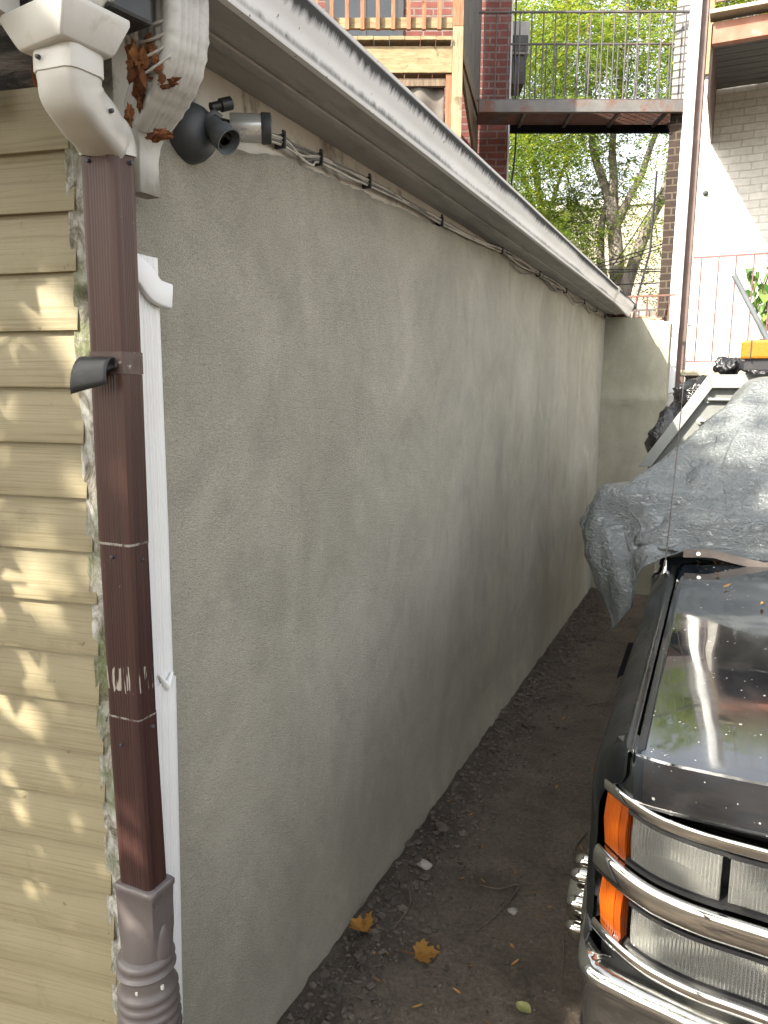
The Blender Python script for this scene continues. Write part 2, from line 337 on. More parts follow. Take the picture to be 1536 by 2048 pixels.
MAT['amber_dark'] = lens('deep amber lens', (.30,.055,.004), .14, 90, .25, .3)
MAT['beacon'] = lens('amber beacon lens', (.40,.17,.012), .25, None, .30)
MAT['reflector'] = simple('lamp reflector', (.17,.165,.15), (.27,.265,.245), .10, 6, metal=1.0)

def tarp_mat():
    t = NT('silver woven tarp'); v = t.coords()
    col = t.ramp(t.noise(v, 3.2, 5, .6, .5), [(.3, (.115,.127,.126)), (.55, (.15,.162,.162)), (.75, (.19,.20,.20))])
    wvx = t.add('ShaderNodeTexWave', bands_direction='X'); wvx.inputs['Scale'].default_value = 70; t.link(v, wvx.inputs['Vector'])
    wvy = t.add('ShaderNodeTexWave', bands_direction='Z'); wvy.inputs['Scale'].default_value = 70; t.link(v, wvy.inputs['Vector'])
    cr = t.noise(v, 8, 5, .6, .3)
    ridg = t.math('ABSOLUTE', t.math('SUBTRACT', cr, .5))
    cr2 = t.noise(t.coords((1, 1, 3)), 26, 4, .6, .2)
    ridg2 = t.math('ABSOLUTE', t.math('SUBTRACT', cr2, .5))
    n1 = t.bump(t.ramp(ridg, [(0., 1.), (.07, 0.)]), .45, .012)
    n2 = t.bump(t.ramp(ridg2, [(0., 1.), (.10, 0.)]), .6, .006, n1)
    n3 = t.bump(t.math('ADD', wvx.outputs['Fac'], wvy.outputs['Fac']), .12, .0015, n2)
    col = t.mix(t.ramp(ridg, [(.0, .15), (.05, 0.)]), col, (.22,.23,.23))
    d = t.ramp(t.noise(v, 2.2, 6, .7), [(.55, 0.), (.8, .2)])
    col = t.mix(d, col, (.09,.088,.075))
    return t.fin(col, .32, .3, n3, Specular_IOR_Level=.55)
MAT['tarp'] = tarp_mat()
MAT['hem'] = simple('brown tarp hem', (.10,.08,.068), (.15,.125,.11), .7, 12, bump=1, bscale=50)

def leaf_mat(name, stops, trans=.35, nscale=.7, rnd=.45):
    t = NT(name); g = t.add('ShaderNodeNewGeometry')
    n = t.noise(g.outputs['Position'], nscale, 4, .6)
    f = t.math('ADD', t.math('MULTIPLY', n, 1-rnd), t.math('MULTIPLY', g.outputs['Random Per Island'], rnd))
    col = t.ramp(f, stops)
    t.fin(col, .5, 0, None, Specular_IOR_Level=.3)
    tr = t.add('ShaderNodeBsdfTranslucent'); t.link(col, tr.inputs[0])
    mx = t.add('ShaderNodeMixShader'); mx.inputs[0].default_value = trans
    t.link(t.b.outputs[0], mx.inputs[1]); t.link(tr.outputs[0], mx.inputs[2]); t.link(mx.outputs[0], t.o.inputs[0])
    return t.m
MAT['locust'] = leaf_mat('yellow green locust leaves', [(.25, (.085,.155,.022)), (.45, (.16,.25,.034)), (.62, (.28,.33,.045)), (.8, (.50,.40,.05))], .45, .5)
MAT['locust_dark'] = leaf_mat('green locust leaves', [(.25, (.075,.14,.03)), (.5, (.14,.225,.042)), (.75, (.26,.31,.055))], .4)
MAT['maple'] = leaf_mat('green maple leaves', [(.3, (.06,.11,.015)), (.6, (.13,.17,.02)), (.8, (.30,.25,.03))], .4)
MAT['vine'] = leaf_mat('green vine leaves', [(.3, (.05,.12,.02)), (.7, (.16,.25,.05))], .4, 8, .8)
MAT['leaf_gold'] = leaf_mat('golden fallen leaf', [(.3, (.22,.095,.02)), (.55, (.30,.15,.03)), (.7, (.14,.06,.018))], .1, 26, .1)
MAT['leaflet'] = leaf_mat('orange fallen leaflets', [(.2, (.16,.065,.018)), (.5, (.26,.125,.03)), (.8, (.34,.22,.07))], .1, 2, .9)
MAT['leaf_pale'] = leaf_mat('pale green fallen leaf', [(.3, (.20,.21,.075)), (.7, (.27,.275,.11))], .1, 20, .1)

# ------------------------------------------------------------------ mesh helpers
ORG = {}
class MB:
    def __init__(s): s.v = []; s.f = []
    def add(s, vs, fs):
        o = len(s.v); s.v += [V3(v) for v in vs]; s.f += [tuple(i+o for i in f) for f in fs]; return s
    def box(s, a, b):
        (x0,y0,z0),(x1,y1,z1) = a, b
        return s.add([(x0,y0,z0),(x1,y0,z0),(x1,y1,z0),(x0,y1,z0),(x0,y0,z1),(x1,y0,z1),(x1,y1,z1),(x0,y1,z1)],
                     [(0,3,2,1),(4,5,6,7),(0,1,5,4),(1,2,6,5),(2,3,7,6),(3,0,4,7)])
    def obox(s, c, x, y, z):
        c, x, y, z = V3(c), V3(x), V3(y), V3(z)
        return s.add([c-x-y-z, c+x-y-z, c+x+y-z, c-x+y-z, c-x-y+z, c+x-y+z, c+x+y+z, c-x+y+z],
                     [(0,3,2,1),(4,5,6,7),(0,1,5,4),(1,2,6,5),(2,3,7,6),(3,0,4,7)])
    def beam(s, p, q, w, h, up=(0,0,1)):
        p, q = V3(p), V3(q); d = q-p; L = d.length; d.normalize(); up = V3(up)
        x = d.cross(up)
        if x.length < 1e-4: x = d.cross(V3((1,0,0)))
        x.normalize(); u = x.cross(d)
        return s.obox((p+q)/2, x*w/2, d*L/2, u*h/2)
    def tube(s, pts, r, n=8):
        pts = [V3(p) for p in pts]; m = len(pts)
        rs = r if hasattr(r, '__len__') else [r]*m
        rings = []; ref = V3((0,0,1))
        d0 = (pts[1]-pts[0]).normalized()
        if abs(d0.dot(ref)) > .95: ref = V3((1,0,0))
        x = d0.cross(ref).normalized()
        for i in range(m):
            d = (pts[min(i+1, m-1)]-pts[max(i-1, 0)]).normalized()
            x = (x-d*x.dot(d)).normalized(); y = d.cross(x)
            rings.append([pts[i]+(x*cos(2*pi*k/n)+y*sin(2*pi*k/n))*rs[i] for k in range(n)])
        return s.loft(rings)
    def loft(s, rings, closed=True, caps=True):
        n = len(rings[0]); vs = [v for r in rings for v in r]; fs = []
        for i in range(len(rings)-1):
            for k in range(n if closed else n-1):
                a = i*n+k; b = i*n+(k+1) % n
                fs.append((a, b, b+n, a+n))
        if caps and closed: fs += [tuple(range(n-1, -1, -1)), tuple((len(rings)-1)*n+k for k in range(n))]
        return s.add(vs, fs)
    def sweep(s, prof, pts, side, closed=True, caps=True):
        """prof (a,b): a along 'side' (kept), b along side x dir"""
        pts = [V3(p) for p in pts]; m = len(pts); rings = []
        for i in range(m):
            d = (pts[min(i+1, m-1)]-pts[max(i-1, 0)]).normalized()
            x = V3(side); x = (x-d*x.dot(d)).normalized(); y = x.cross(d)
            pr = prof[i] if isinstance(prof[0][0], (list, tuple)) else prof
            rings.append([pts[i]+x*a+y*b for a, b in pr])
        return s.loft(rings, closed, caps)
    def grid(s, rows):
        n = len(rows[0])
        return s.add([v for r in rows for v in r], [(i*n+k, i*n+k+1, (i+1)*n+k+1, (i+1)*n+k) for i in range(len(rows)-1) for k in range(n-1)])
    def lathe(s, prof, c, axis, n=24):
        c, axis = V3(c), V3(axis).normalized()
        x = axis.cross(V3((0,0,1)));
        if x.length < .01: x = axis.cross(V3((1,0,0)))
        x.normalize(); y = axis.cross(x)
        return s.loft([[c+axis*h+(x*cos(2*pi*k/n)+y*sin(2*pi*k/n))*r for k in range(n)] for r, h in prof])
    def slab(s, poly, o, ux, uy, th):
        """polygon (u,v) extruded by vector th"""
        o, ux, uy, th = V3(o), V3(ux), V3(uy), V3(th); n = len(poly)
        a = [o+ux*p[0]+uy*p[1] for p in poly]; b = [p+th for p in a]
        return s.add(a+b, [tuple(range(n-1, -1, -1)), tuple(range(n, 2*n))]+[(i, (i+1) % n, n+(i+1) % n, n+i) for i in range(n)])
    def blob(s, c, r, sub=2, jag=.25, freq=2.0, seed=0, squash=(1,1,1)):
        bm = bmesh.new(); bmesh.ops.create_icosphere(bm, subdivisions=sub, radius=1)
        vs = []
        for v in bm.verts:
            k = 1+jag*noise.noise(v.co*freq+V3((seed*7.3, seed*3.1, seed)))+.4*jag*noise.noise(v.co*freq*3.1+V3((seed, seed*5.1, seed)))
            vs.append(V3(c)+V3((v.co.x*squash[0], v.co.y*squash[1], v.co.z*squash[2]))*r*k)
        bm.verts.index_update(); fs = [tuple(v.index for v in f.verts) for f in bm.faces]; bm.free()
        return s.add(vs, fs)
    def build(s, name, mat, parent=None, smooth=None, bevel=0, flip=True, seg=2):
        o = V3((0,0,0))
        if parent is not None: o = ORG[parent.name]
        elif s.v:
            xs = [v.x for v in s.v]; ys = [v.y for v in s.v]; zs = [v.z for v in s.v]
            o = V3(((min(xs)+max(xs))/2, (min(ys)+max(ys))/2, min(zs)))
        me = bpy.data.meshes.new(name); me.from_pydata([v-o for v in s.v], [], s.f); me.update()
        if flip:
            bm = bmesh.new(); bm.from_mesh(me); bmesh.ops.recalc_face_normals(bm, faces=bm.faces); bm.to_mesh(me); bm.free()
        ob = bpy.data.objects.new(name, me); COL.objects.link(ob)
        me.materials.append(MAT[mat] if isinstance(mat, str) else mat)
        if parent is not None: ob.parent = parent
        else: ob.location = o
        ORG[ob.name] = o
        if smooth is not None:
            me.shade_smooth()
            if smooth < 180: me.set_sharp_from_angle(angle=RAD(smooth))
        if bevel:
            b = ob.modifiers.new('bevel', 'BEVEL'); b.width = bevel; b.segments = seg; b.limit_method = 'ANGLE'; b.angle_limit = RAD(40)
        return ob
def thing(name, label, cat, loc, group=None):
    o = bpy.data.objects.new(name, None); COL.objects.link(o); o.location = loc; o.empty_display_size = .1
    ORG[o.name] = V3(loc); return tag(o, label, cat, group)
def tag(o, label, cat, group=None, kind=None):
    if label: o['label'] = label
    if cat: o['category'] = cat
    if group: o['group'] = group
    if kind: o['kind'] = kind
    return o
def copy_tree(o, parent=None):
    c = o.copy(); COL.objects.link(c); ORG[c.name] = ORG[o.name]
    if parent is not None: c.parent = parent
    for ch in list(o.children): copy_tree(ch, c)
    return c
def nz(x, y, z=0, f=1): return noise.noise(V3((x*f, y*f, z*f)))
def lerp(pts, x):
    if x <= pts[0][0]: return pts[0][1]
    for (a, b), (c, d) in zip(pts, pts[1:]):
        if x <= c: return b+(d-b)*(x-a)/(c-a)
    return pts[-1][1]
def cat(pts, k=8):
    """Catmull-Rom through pts"""
    P = [V3(p) for p in pts]; out = []
    for i in range(len(P)-1):
        p0 = P[max(i-1, 0)]; p1 = P[i]; p2 = P[i+1]; p3 = P[min(i+2, len(P)-1)]
        for j in range(k):
            t = j/k
            out.append(.5*((2*p1)+(p2-p0)*t+(2*p0-5*p1+4*p2-p3)*t*t+(3*p1-p0-3*p2+p3)*t**3))
    out.append(P[-1]); return out
def rect_prof(w, d, r=.006, flute=0, nf=5, amp=.0015):
    """rounded rectangular pipe section with shallow flutes on the faces"""
    pts = []
    def side(p, q, n):
        p, q = V3((*p, 0)), V3((*q, 0)); dv = q-p; L = dv.length; nrm = V3((dv.y, -dv.x, 0)).normalized()
        m = n*6 if flute else 2
        for i in range(m+1):
            t = i/m; e = 0
            if flute and .12 < t < .88: e = -amp*(0.5-0.5*cos(2*pi*n*(t-.12)/.76))
            c = p+dv*t+nrm*e; pts.append((c.x, c.y))
    a, b = w/2, d/2
    side((-a+r, -b), (a-r, -b), nf); pts.append((a-r*.3, -b+r*.3))
    side((a, -b+r), (a, b-r), max(3, nf-1)); pts.append((a-r*.3, b-r*.3))
    side((a-r, b), (-a+r, b), nf); pts.append((-a+r*.3, b-r*.3))
    side((-a, b-r), (-a, -b+r), max(3, nf-1)); pts.append((-a+r*.3, -b+r*.3))
    return pts

# ------------------------------------------------------------------ ground
def ground():
    xs = [-300,-80,-20,-6,-3,-1.6,-1.2]; x = -1.08
    while x < .7: xs.append(x); x += .014
    xs += [.8,1.2,2,4,8,20,80,300]
    ys = [-300,-80,-20,-6,-2,0,.4,.7]; y = .9
    while y < 7: ys.append(y); y += .02
    ys += [7.3,8,10,15,25,80,300]
    def h(x, y):
        if not (-1.2 < x < .8 and .7 < y < 7.3): return 0
        e = max(0, 1-abs(x+1.0)/.30)
        z = .004*nz(x, y, 0, 9)+.009*nz(x, y, 3, 3)+.004*nz(x, y, 5, 24)
        z += e*(.014+.012*nz(x, y, 9, 7)+.014*nz(x, y, 2, 22))
        e2 = max(0, 1-abs(x+.28)/.16); z += e2*(.012+.012*nz(x, y, 4, 15))
        return z
    m = MB(); m.grid([[V3((x, y, h(x, y))) for x in xs] for y in ys])
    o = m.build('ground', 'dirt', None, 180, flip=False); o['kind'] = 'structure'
    return h
gh = ground()

# ------------------------------------------------------------------ garage
G = thing('garage', 'low garage with grey stucco side wall and yellow clapboard front', 'garage', (-1.02, 1.08, 0))
TOPZ = [(1.0,2.22),(1.3,2.245),(1.67,2.305),(2.2,2.325),(3.5,2.385),(4.6,2.375),(6.2,2.365),(6.8,2.36)]
m = MB(); rows = []
ysw = [1.085+i*.022 for i in range(259)]
for k in range(-1, 84):
    row = []
    for y in ysw:
        top = lerp(TOPZ, y)+.010*nz(y, 0, 0, 7)+.008*nz(y, 4, 0, 31)
        if k == -1: row.append(V3((-1.06, y, top+.004))); continue
        z = top-(top+.06)*(k/83)
        x = -1.02+.0045*nz(y, z, 0, 1.3)+.0028*nz(y, z, 7, 4.5)+.0012*nz(y, z, 2, 17)
        if k < 3: x += .004*(3-k)*nz(y, 1, 3, 24)
        row.append(V3((x, y, z)))
    rows.append(row)
for r in rows: r.insert(0, V3((-1.06, 1.080, r[0].z)))
m.grid(rows); m.build('stucco_wall', 'stucco', G, 180, flip=False)
m = MB(); m.box((-1.30, 1.10, 2.15), (-1.034, 7.02, 2.46)); m.build('frieze_board', 'frieze', G)
m = MB()
m.slab([(-1.04,2.406),(-.826,2.397),(-.826,2.415),(-1.04,2.424)], (0,.86,0), (1,0,0), (0,0,1), (0,5.95,0))
m.slab([(-.945,2.394),(-.918,2.393),(-.918,2.400),(-.945,2.401)], (0,.86,0), (1,0,0), (0,0,1), (0,5.95,0))
m.build('soffit', 'soffit', G, bevel=.002)
m = MB()
m.slab([(-4.2,2.75),(-.80,2.50),(-.80,2.47),(-.85,2.44),(-4.2,2.69)], (0,.80,0), (1,0,0), (0,0,1), (0,6.22,0))
m.build('roof', 'decking_dark', G)
m = MB(); m.box((-4.1, 6.6, 0), (-1.03, 6.75, 2.4)); m.box((-4.1,1.9,0),(-4.0,6.6,2.4)); m.build('rear_wall', 'stucco_end', G)
# siding face, slightly skewed to the stucco wall
SD = V3((-.987, -.16, 0)); SN = V3((.16, -.987, 0)).normalized()
SO = V3((-1.088, 1.052, 0))
def sp(s, out, z): return SO+SD*s+SN*out+V3((0, 0, z))
m = MB(); pitch = .1033; nb = 22
for i in range(nb):
    z0 = 2.165-pitch*i
    e = random.uniform(-.004, .006); j = random.uniform(-.0015, .0015)
    steps = 26; prof = [(0.0115, z0), (0.0125, z0+.004), (.006, z0+pitch*.5), (.0005, z0+pitch+.006), (-.012, z0+pitch+.006), (-.012, z0)]
    rings = []
    for k in range(steps+1):
        s = -e if k == 0 else 2.6*k/steps
        wv = .0016*nz(s*2, i*3.1, 0, 1)
        rings.append([sp(s, o+wv, z+.0012*nz(s, i, 5, 2)) for o, z in prof])
    m.loft(rings)
m.build('siding', 'siding', G, 30)
m = MB(); m.obox(sp(1.3, -.05, 1.1), SD*1.3, SN*.03, (0, 0, 1.12)); m.build('wall_core', 'old_sheathing', G)
# ragged corner board between siding and stucco
m = MB(); rows = []
A0 = V3((-1.098, 1.048, 0)); B0 = V3((-1.012, 1.062, 0)); C0 = V3((-1.016, 1.100, 0))
for k in range(190):
    z = 2.19-k*.0116
    j1 = .005*nz(0, z, 0, 9)+.003*nz(3, z, 0, 45); 
    a = A0+V3((j1, 0, 0)); row = []
    for t in range(9):
        u = t/8
        p = a.lerp(B0, u)+SN*(.006+.007*nz(u*3, z*14, 2)+.004*nz(u*9, z*40, 5))
        row.append(p+V3((0, 0, z)))
    row += [C0+V3((.004*nz(1, z, 0, 30), 0, z))]
    row.insert(0, a+SN*-.014+V3((0, 0, z)))
    rows.append(row)
m.grid(rows); m.build('corner_trim', 'trim', G, 60, flip=False)
# rotten sheathing exposed under the front eave
m = MB(); rows = []
for k in range(16):
    z = 2.255+.17*k/15; row = []
    for t in range(70):
        s = -.06+1.9*t/69
        row.append(sp(s, -.012+.02*nz(s*7, z*16, 1)+.008*nz(s*22, z*60, 4)+(.03*(k/15)), z))
    rows.append(row)
m.grid(rows); m.build('exposed_sheathing', 'old_sheathing', G, 60, flip=False)
for q, (s, o, z, r, sq) in enumerate([(.16,.035,2.268,.030,(.7,.5,1.5)),(.20,.03,2.235,.022,(.6,.5,1.3)),(.30,.03,2.262,.022,(.6,.5,1.2)),(.36,.025,2.225,.016,(1.3,.5,1)),(.05,.02,2.27,.016,(.6,.6,1.5))]):
    m = MB(); m.blob(sp(s, o, z+.02), r*.8, 4, .5, 1.6, q, sq); m.build('rotted_wood', 'rot_wood', G, 50)
for q, (c, r, sq) in enumerate([((-.905,1.02,2.262),.030,(.8,.8,1.25)),((-.925,1.05,2.225),.024,(.7,.7,1.5)),((-.875,1.05,2.238),.024,(1.3,.7,.6)),((-.935,1.03,2.19),.016,(.6,.6,1.4)),((-.875,1.03,2.150),.020,(1.5,.7,.55))]):
    m = MB(); m.blob((c[0]-.012, c[1]+.012, c[2]+.012), r*.66, 4, 1.0, 1.7, q+20, sq); m.build('rotted_rafter_tail', 'rot_wood', G, 50)
# eave end board with torn grey flashing
m = MB(); m.obox((-.955, .990, 2.374), V3((.080,-.012,0)), V3((.008,.040,0)), (0,0,.062)); m.build('fascia_end', 'black_rubber', G, bevel=.006)
m = MB(); rows = []
for k in range(9):
    rows.append([V3((-.930+.062*t/8+.002*nz(t,k,3), .944-.006*t/8, 2.425-.118*(k/8)*(1-.12*t/8)-.012*max(0, nz(t*.6, 2, 5))*(k/8))) for t in range(9)])
m.grid(rows); o = m.build('torn_flashing', 'dirty_white', G, 60, flip=False)
sm_ = o.modifiers.new('thick', 'SOLIDIFY'); sm_.thickness = .003

# ------------------------------------------------------------------ gutters
GU = thing('gutter', 'long white gutter with black mildew streaks along the grey stucco wall', 'gutter', (-.8, 3.8, 2.39))
gp = [(-.832,2.397),(-.828,2.393),(-.815,2.394),(-.811,2.402),(-.808,2.420),(-.801,2.438),(-.792,2.452),(-.786,2.468),(-.786,2.480),(-.782,2.488),(-.788,2.491),(-.796,2.489),(-.796,2.482),(-.832,2.482)]
def gut(y0, y1, tf):
    mm = MB(); n = max(2, int((y1-y0)/.05)); rings = []
    for i in range(n+1):
        y = y0+(y1-y0)*i/n; rings.append([tf(V3((x, y, z)), i/n) for x, z in gp])
    return mm.loft(rings)
gut(.55, 5.75, lambda p, t: p+V3((.0025*nz(p.y, 1, 0, 1.3), 0, .003*nz(p.y, 7, 0, 1.0)))).build('trough', 'gutter', GU, 40)
gut(5.75, 6.42, lambda p, t: V3((-.81+(p.x+.81)*1.03+.03*t*t, p.y, p.z-.05*t**1.5))).build('sagging_end_section', 'gutter', GU, 40)
gut(5.71, 5.80, lambda p, t: V3((-.81+(p.x+.81)*1.10, p.y, 2.44+(p.z-2.44)*1.06))).build('joint_band', 'dirty_white', GU, 40)

FG = thing('front_gutter', 'short white gutter over the yellow clapboard with flared outlet', 'gutter', (-1.2, .9, 2.28))
m = MB(); fp = [(0,.0),(.085,0),(.095,.02),(.10,.05),(.112,.075),(.112,.09),(0,.09)]
m.loft([[V3((-.905,.90,2.288))+SD*s+SN*a+V3((0,0,b)) for a, b in fp] for s in (.10,.5,1,1.6,2.2)])
m.build('trough', 'white_paint', FG, 40)
m = MB()
cx = V3((-.925,.893,0))
def ringf(hx, hy, z, sh=0):
    X = V3((.99,-.14,0)); Yv = V3((.14,.99,0)); c = cx+Yv*sh
    return [c+X*a*hx+Yv*b*hy+V3((0,0,z)) for a, b in ((-1,-1),(-.6,-1.0),(.6,-1.0),(1,-1),(1,0),(1,1),(0,1),(-1,1))]
m.loft([ringf(.076,.056,2.284,.0), ringf(.076,.056,2.275,.0), ringf(.054,.046,2.240,.0), ringf(.050,.042,2.234,.0)])
m.build('outlet', 'white_paint', FG, 35, bevel=.003)

# ------------------------------------------------------------------ brown downspout
BD = thing('downspout', 'brown ribbed downspout at the corner, white elbow above and grey boot below', 'downspout', (-.975, 1.01, 0))
def px(z): return lerp([(.6,-.964),(.75,-.966),(1.1,-.974),(1.475,-.975),(2.15,-.969)], z)
prof = rect_prof(.076, .052, .010, 1, 7, .0008)
def seg(z1, z0, sc, name, mat='brown_pipe'):
    mm = MB(); n = 12; rr = []
    for i in range(n+1):
        z = z1+(z0-z1)*i/n
        rr.append((px(z), 1.011, z))
    mm.sweep([(a*sc, b*sc) for a, b in prof], rr, (1, 0, 0))
    return mm.build(name, mat, BD, 40)
seg(2.146, 1.770, 1.0, 'pipe'); seg(1.774, 1.475, 1.028, 'pipe'); seg(1.480, 1.150, 1.0, 'pipe'); seg(1.154, .74, 1.024, 'pipe')
ep = cat([(-.922,.893,2.240),(-.924,.894,2.205),(-.932,.910,2.180),(-.952,.970,2.160),(-.966,1.006,2.150),(-.968,1.011,2.130)], 7)
mm = MB(); pr = []
for i, p in enumerate(ep):
    k = 1.02+.05*cos(i*1.0)*(1 if 8 < i < 26 else 0)*.35
    pr.append([(a*k, b*k*1.08) for a, b in rect_prof(.080, .058, .013, 0)])
mm.sweep(pr, ep, (1, -.05, 0)); mm.build('white_elbow', 'white_paint', BD, 50)
mm = MB(); mm.sweep([(a*1.09, b*1.17) for a, b in rect_prof(.080, .058, .012, 0)], [(-.922,.893,2.243),(-.924,.894,2.205)], (1,-.05,0)); mm.build('collar', 'white_paint', BD, 40, bevel=.001)
for (x, y, z, d) in [(-.945,.858,2.222,(0,-1,0)),(-.898,.95,2.172,(1,-.2,0)),(-.928,1.02,2.118,(1,0,0)),(-.985,.984,2.118,(0,-1,0)),(-.938,1.018,1.752,(1,0,0)),(-.938,1.015,1.448,(1,0,0)),(-.978,.984,1.455,(0,-1,0)),(-.934,1.018,1.130,(1,0,0)),(-.978,.983,1.10,(0,-1,0))]:
    mm = MB(); mm.lathe([(.0005,.004),(.003,.003),(.0036,0),(.0036,-.004)], (x, y, z), d, 8); mm.build('screw', 'fixture', BD, 40)
# torn black tape flap and old tape ring
mm = MB(); rows = []
for i in range(15):
    t = i/14; ang = -.5+4.0*t
    row = []
    for k in range(10):
        u = k/9
        R_ = .019+.012*u
        x = -.940-.052*u-.010*u*t; y = .982-R_*(1-cos(ang))*.75-.002; z = 1.795-.012*u+R_*sin(ang)*1.15-.030*t
        row.append(V3((x, y, z)))
    rows.append(row)
mm.grid(rows); o = mm.build('torn_tape', 'black_rubber', BD, 180, flip=False); k_ = o.modifiers.new('thick', 'SOLIDIFY'); k_.thickness = .0025
mm = MB(); mm.sweep([(a*1.055, b*1.07) for a, b in rect_prof(.076, .052, .010, 0)], [(px(1.81),1.011,1.812),(px(1.78),1.011,1.775)], (1,0,0), caps=False)
mm.build('tape_band', simple('brown tape residue', (.045,.02,.016), (.075,.045,.036), .5, 30, dirt=(.24,.22,.19), dscale=40, dlo=.58, dhi=.64), BD, 40)
# boot: square socket blending to a round corrugated hose
mm = MB()
def sq(k, w, d, z, c=(-.966,1.011)):
    out = []
    for i in range(32):
        a = 2*pi*i/32; ca, sa = cos(a), sin(a)
        mx = max(abs(ca)/ (w/2), abs(sa)/(d/2)); sqx, sqy = ca/mx, sa/mx
        r = .049; out.append(V3((c[0]+(1-k)*sqx+k*ca*r, c[1]+(1-k)*sqy+k*sa*r, z)))
    return out
mm.loft([sq(0,.088,.064,.812),sq(0,.095,.070,.809),sq(0,.095,.070,.800),sq(0,.090,.066,.795),sq(0,.088,.064,.765),sq(.05,.088,.064,.735),sq(.35,.09,.07,.712),sq(.8,.09,.07,.690),sq(1,.09,.07,.672),sq(1,.09,.07,.655)])
mm.build('boot', 'adapter', BD, 50)
for c_, s_ in (((-.968,.984,.676),(.72,.42,1.5)),((-.926,1.010,.682),(.4,.62,1.4))):
    mm = MB(); mm.blob(c_, .036, 3, 0, 1, 1, s_); mm.build('boot_dome', 'adapter', BD, 180)
mm = MB(); hp = []; hr = []
zz = .665; i = 0
while zz > .06:
    k = (.665-zz)
    r = .050+.006*(1-abs(((i % 4)/2)-1)) + .012*min(1, k/.3)
    if .60 < zz < .628: r = .051
    hp.append((-.966+.035*k+.03*max(0, k-.3), 1.005-.10*k*k, zz)); hr.append(r); zz -= .0055; i += 1
mm.tube(hp, hr, 28); mm.build('corrugated_hose', 'adapter', BD, 60)
for (dx, dy) in ((-.022,-.048),(.012,-.052),(.046,-.02)):
    mm = MB(); mm.box((-.967+dx, 1.008+dy, .606), (-.957+dx, 1.014+dy, .616)); mm.build('hose_slot', 'white_paint', BD, bevel=.002)

# ------------------------------------------------------------------ white downspouts
wp = rect_prof(.068, .050, .008, 1, 5, .002)
we = rect_prof(.056, .066, .008, 1, 4, .002)
W1 = thing('downspout', 'broken white crimped downspout elbow hanging from the eave, cut off short', 'downspout', (-.9, 1.1, 2.1))
pth = cat([(-.884,1.085,2.47),(-.884,1.085,2.42),(-.884,1.086,2.340),(-.895,1.088,2.288),(-.928,1.094,2.248),(-.968,1.103,2.212)], 8)
mm = MB(); pr = []
for i, p in enumerate(pth):
    k = (1.48-.45*(i/len(pth))**3)*(1+(.035 if i % 3 == 0 and 15 < i < 34 else 0))
    pr.append([(a*k, b*k) for a, b in we])
mm.sweep(pr, pth, (.25, 1, 0)); mm.build('elbow', 'dirty_white', W1, 45)
mm = MB(); pth = [(-.955,1.101,2.214),(-.972,1.106,2.199),(-.980,1.110,2.178),(-.983,1.110,2.150),(-.984,1.110,2.092)]
mm.sweep([[(a*k, b*k) for a, b in rect_prof(.068,.048,.006,0)] for k in (.95,.9,.78,.70,.74)], pth, (.05, 1, 0), caps=False)
o = mm.build('cut_stub', 'dirty_white', W1, 40, flip=True); k_ = o.modifiers.new('thick', 'SOLIDIFY'); k_.thickness = .0015
for i in range(4):
    mm = MB(); t = .35+.1*i
    mm.tube(cat([V3((-.925,1.044,2.335-.026*i)), V3((-.895,1.039,2.328-.022*i)), V3((-.858,1.043,2.332-.018*i))], 4), .0022, 6)
    mm.build('crimp', 'white_paint', W1, 60)
mm = MB()
for q in range(5): mm.blob((-.900+.006*q, 1.042, 2.31-.016*q), .007, 3, .8, 2.0, q+50, (1.1,.35,1))
mm.build('torn_paint', 'rot_wood', W1, 50)

W2 = thing('downspout', 'straight white ribbed downspout on the stucco beside the brown pipe', 'downspout', (-.99, 1.1, 0))
mm = MB(); mm.sweep(wp, [(-.992,1.092,1.985),(-.992,1.092,1.5),(-.993,1.090,1.16)], (0,1,0)); mm.build('pipe', 'white_clean', W2, 40)
mm = MB(); mm.sweep([(a*1.04, b*1.06) for a, b in wp], [(-.991,1.093,1.185),(-.993,1.083,.7),(-.995,1.068,.05)], (0,1,0)); mm.build('pipe', 'white_clean', W2, 40)
mm = MB(); pth = cat([(-.968,1.045,1.965),(-.963,1.075,1.950),(-.958,1.10,1.925),(-.955,1.135,1.918)], 5)
mm.sweep(rect_prof(.046,.016,.005,0), pth, (0,.3,1)); mm.build('strap', 'white_clean', W2, 40, bevel=.001)
mm = MB(); mm.tube([(-.964,1.075,1.205),(-.962,1.092,1.176),(-.964,1.112,1.198)], [.003,.009,.003], 8); mm.build('dented_lip', 'white_clean', W2, 60)

# ------------------------------------------------------------------ wall lamp and sensor
FL = thing('flood_light', 'black bulbless flood lamp socket on a round base under the eave', 'outdoor lamp', (-1.02, 1.29, 2.25))
mm = MB(); mm.lathe([(.002,.046),(.030,.045),(.046,.036),(.055,.018),(.057,0),(.057,-.02)], (-1.02,1.285,2.252), (1,0,0), 32); mm.build('base', 'fixture', FL, 45)
d_ = V3((.62,-.05,-.52)).normalized(); c_ = V3((-.985,1.300,2.275))
mm = MB(); mm.lathe([(.004,0),(.016,0),(.017,.012),(.020,.018),(.021,.038),(.026,.046),(.027,.074),(.0245,.074),(.023,.048),(.017,.040),(.016,.03),(.001,.03)], c_, d_, 28); mm.build('socket', 'fix_grey', FL, 45)
mm = MB(); mm.lathe([(.016,.042),(.0175,.045),(.0175,.049),(.016,.052),(.0175,.057),(.016,.062),(.014,.062),(.014,.042)], c_, d_, 20); mm.build('bulb_contact', 'reflector', FL, 45)
mm = MB(); mm.lathe([(.009,0),(.009,.02),(.013,.022),(.013,.045),(.010,.046),(.010,.03)], (-.985,1.315,2.305), (.35,.55,.25), 16); mm.build('threaded_stub', 'black_rubber', FL, 45)
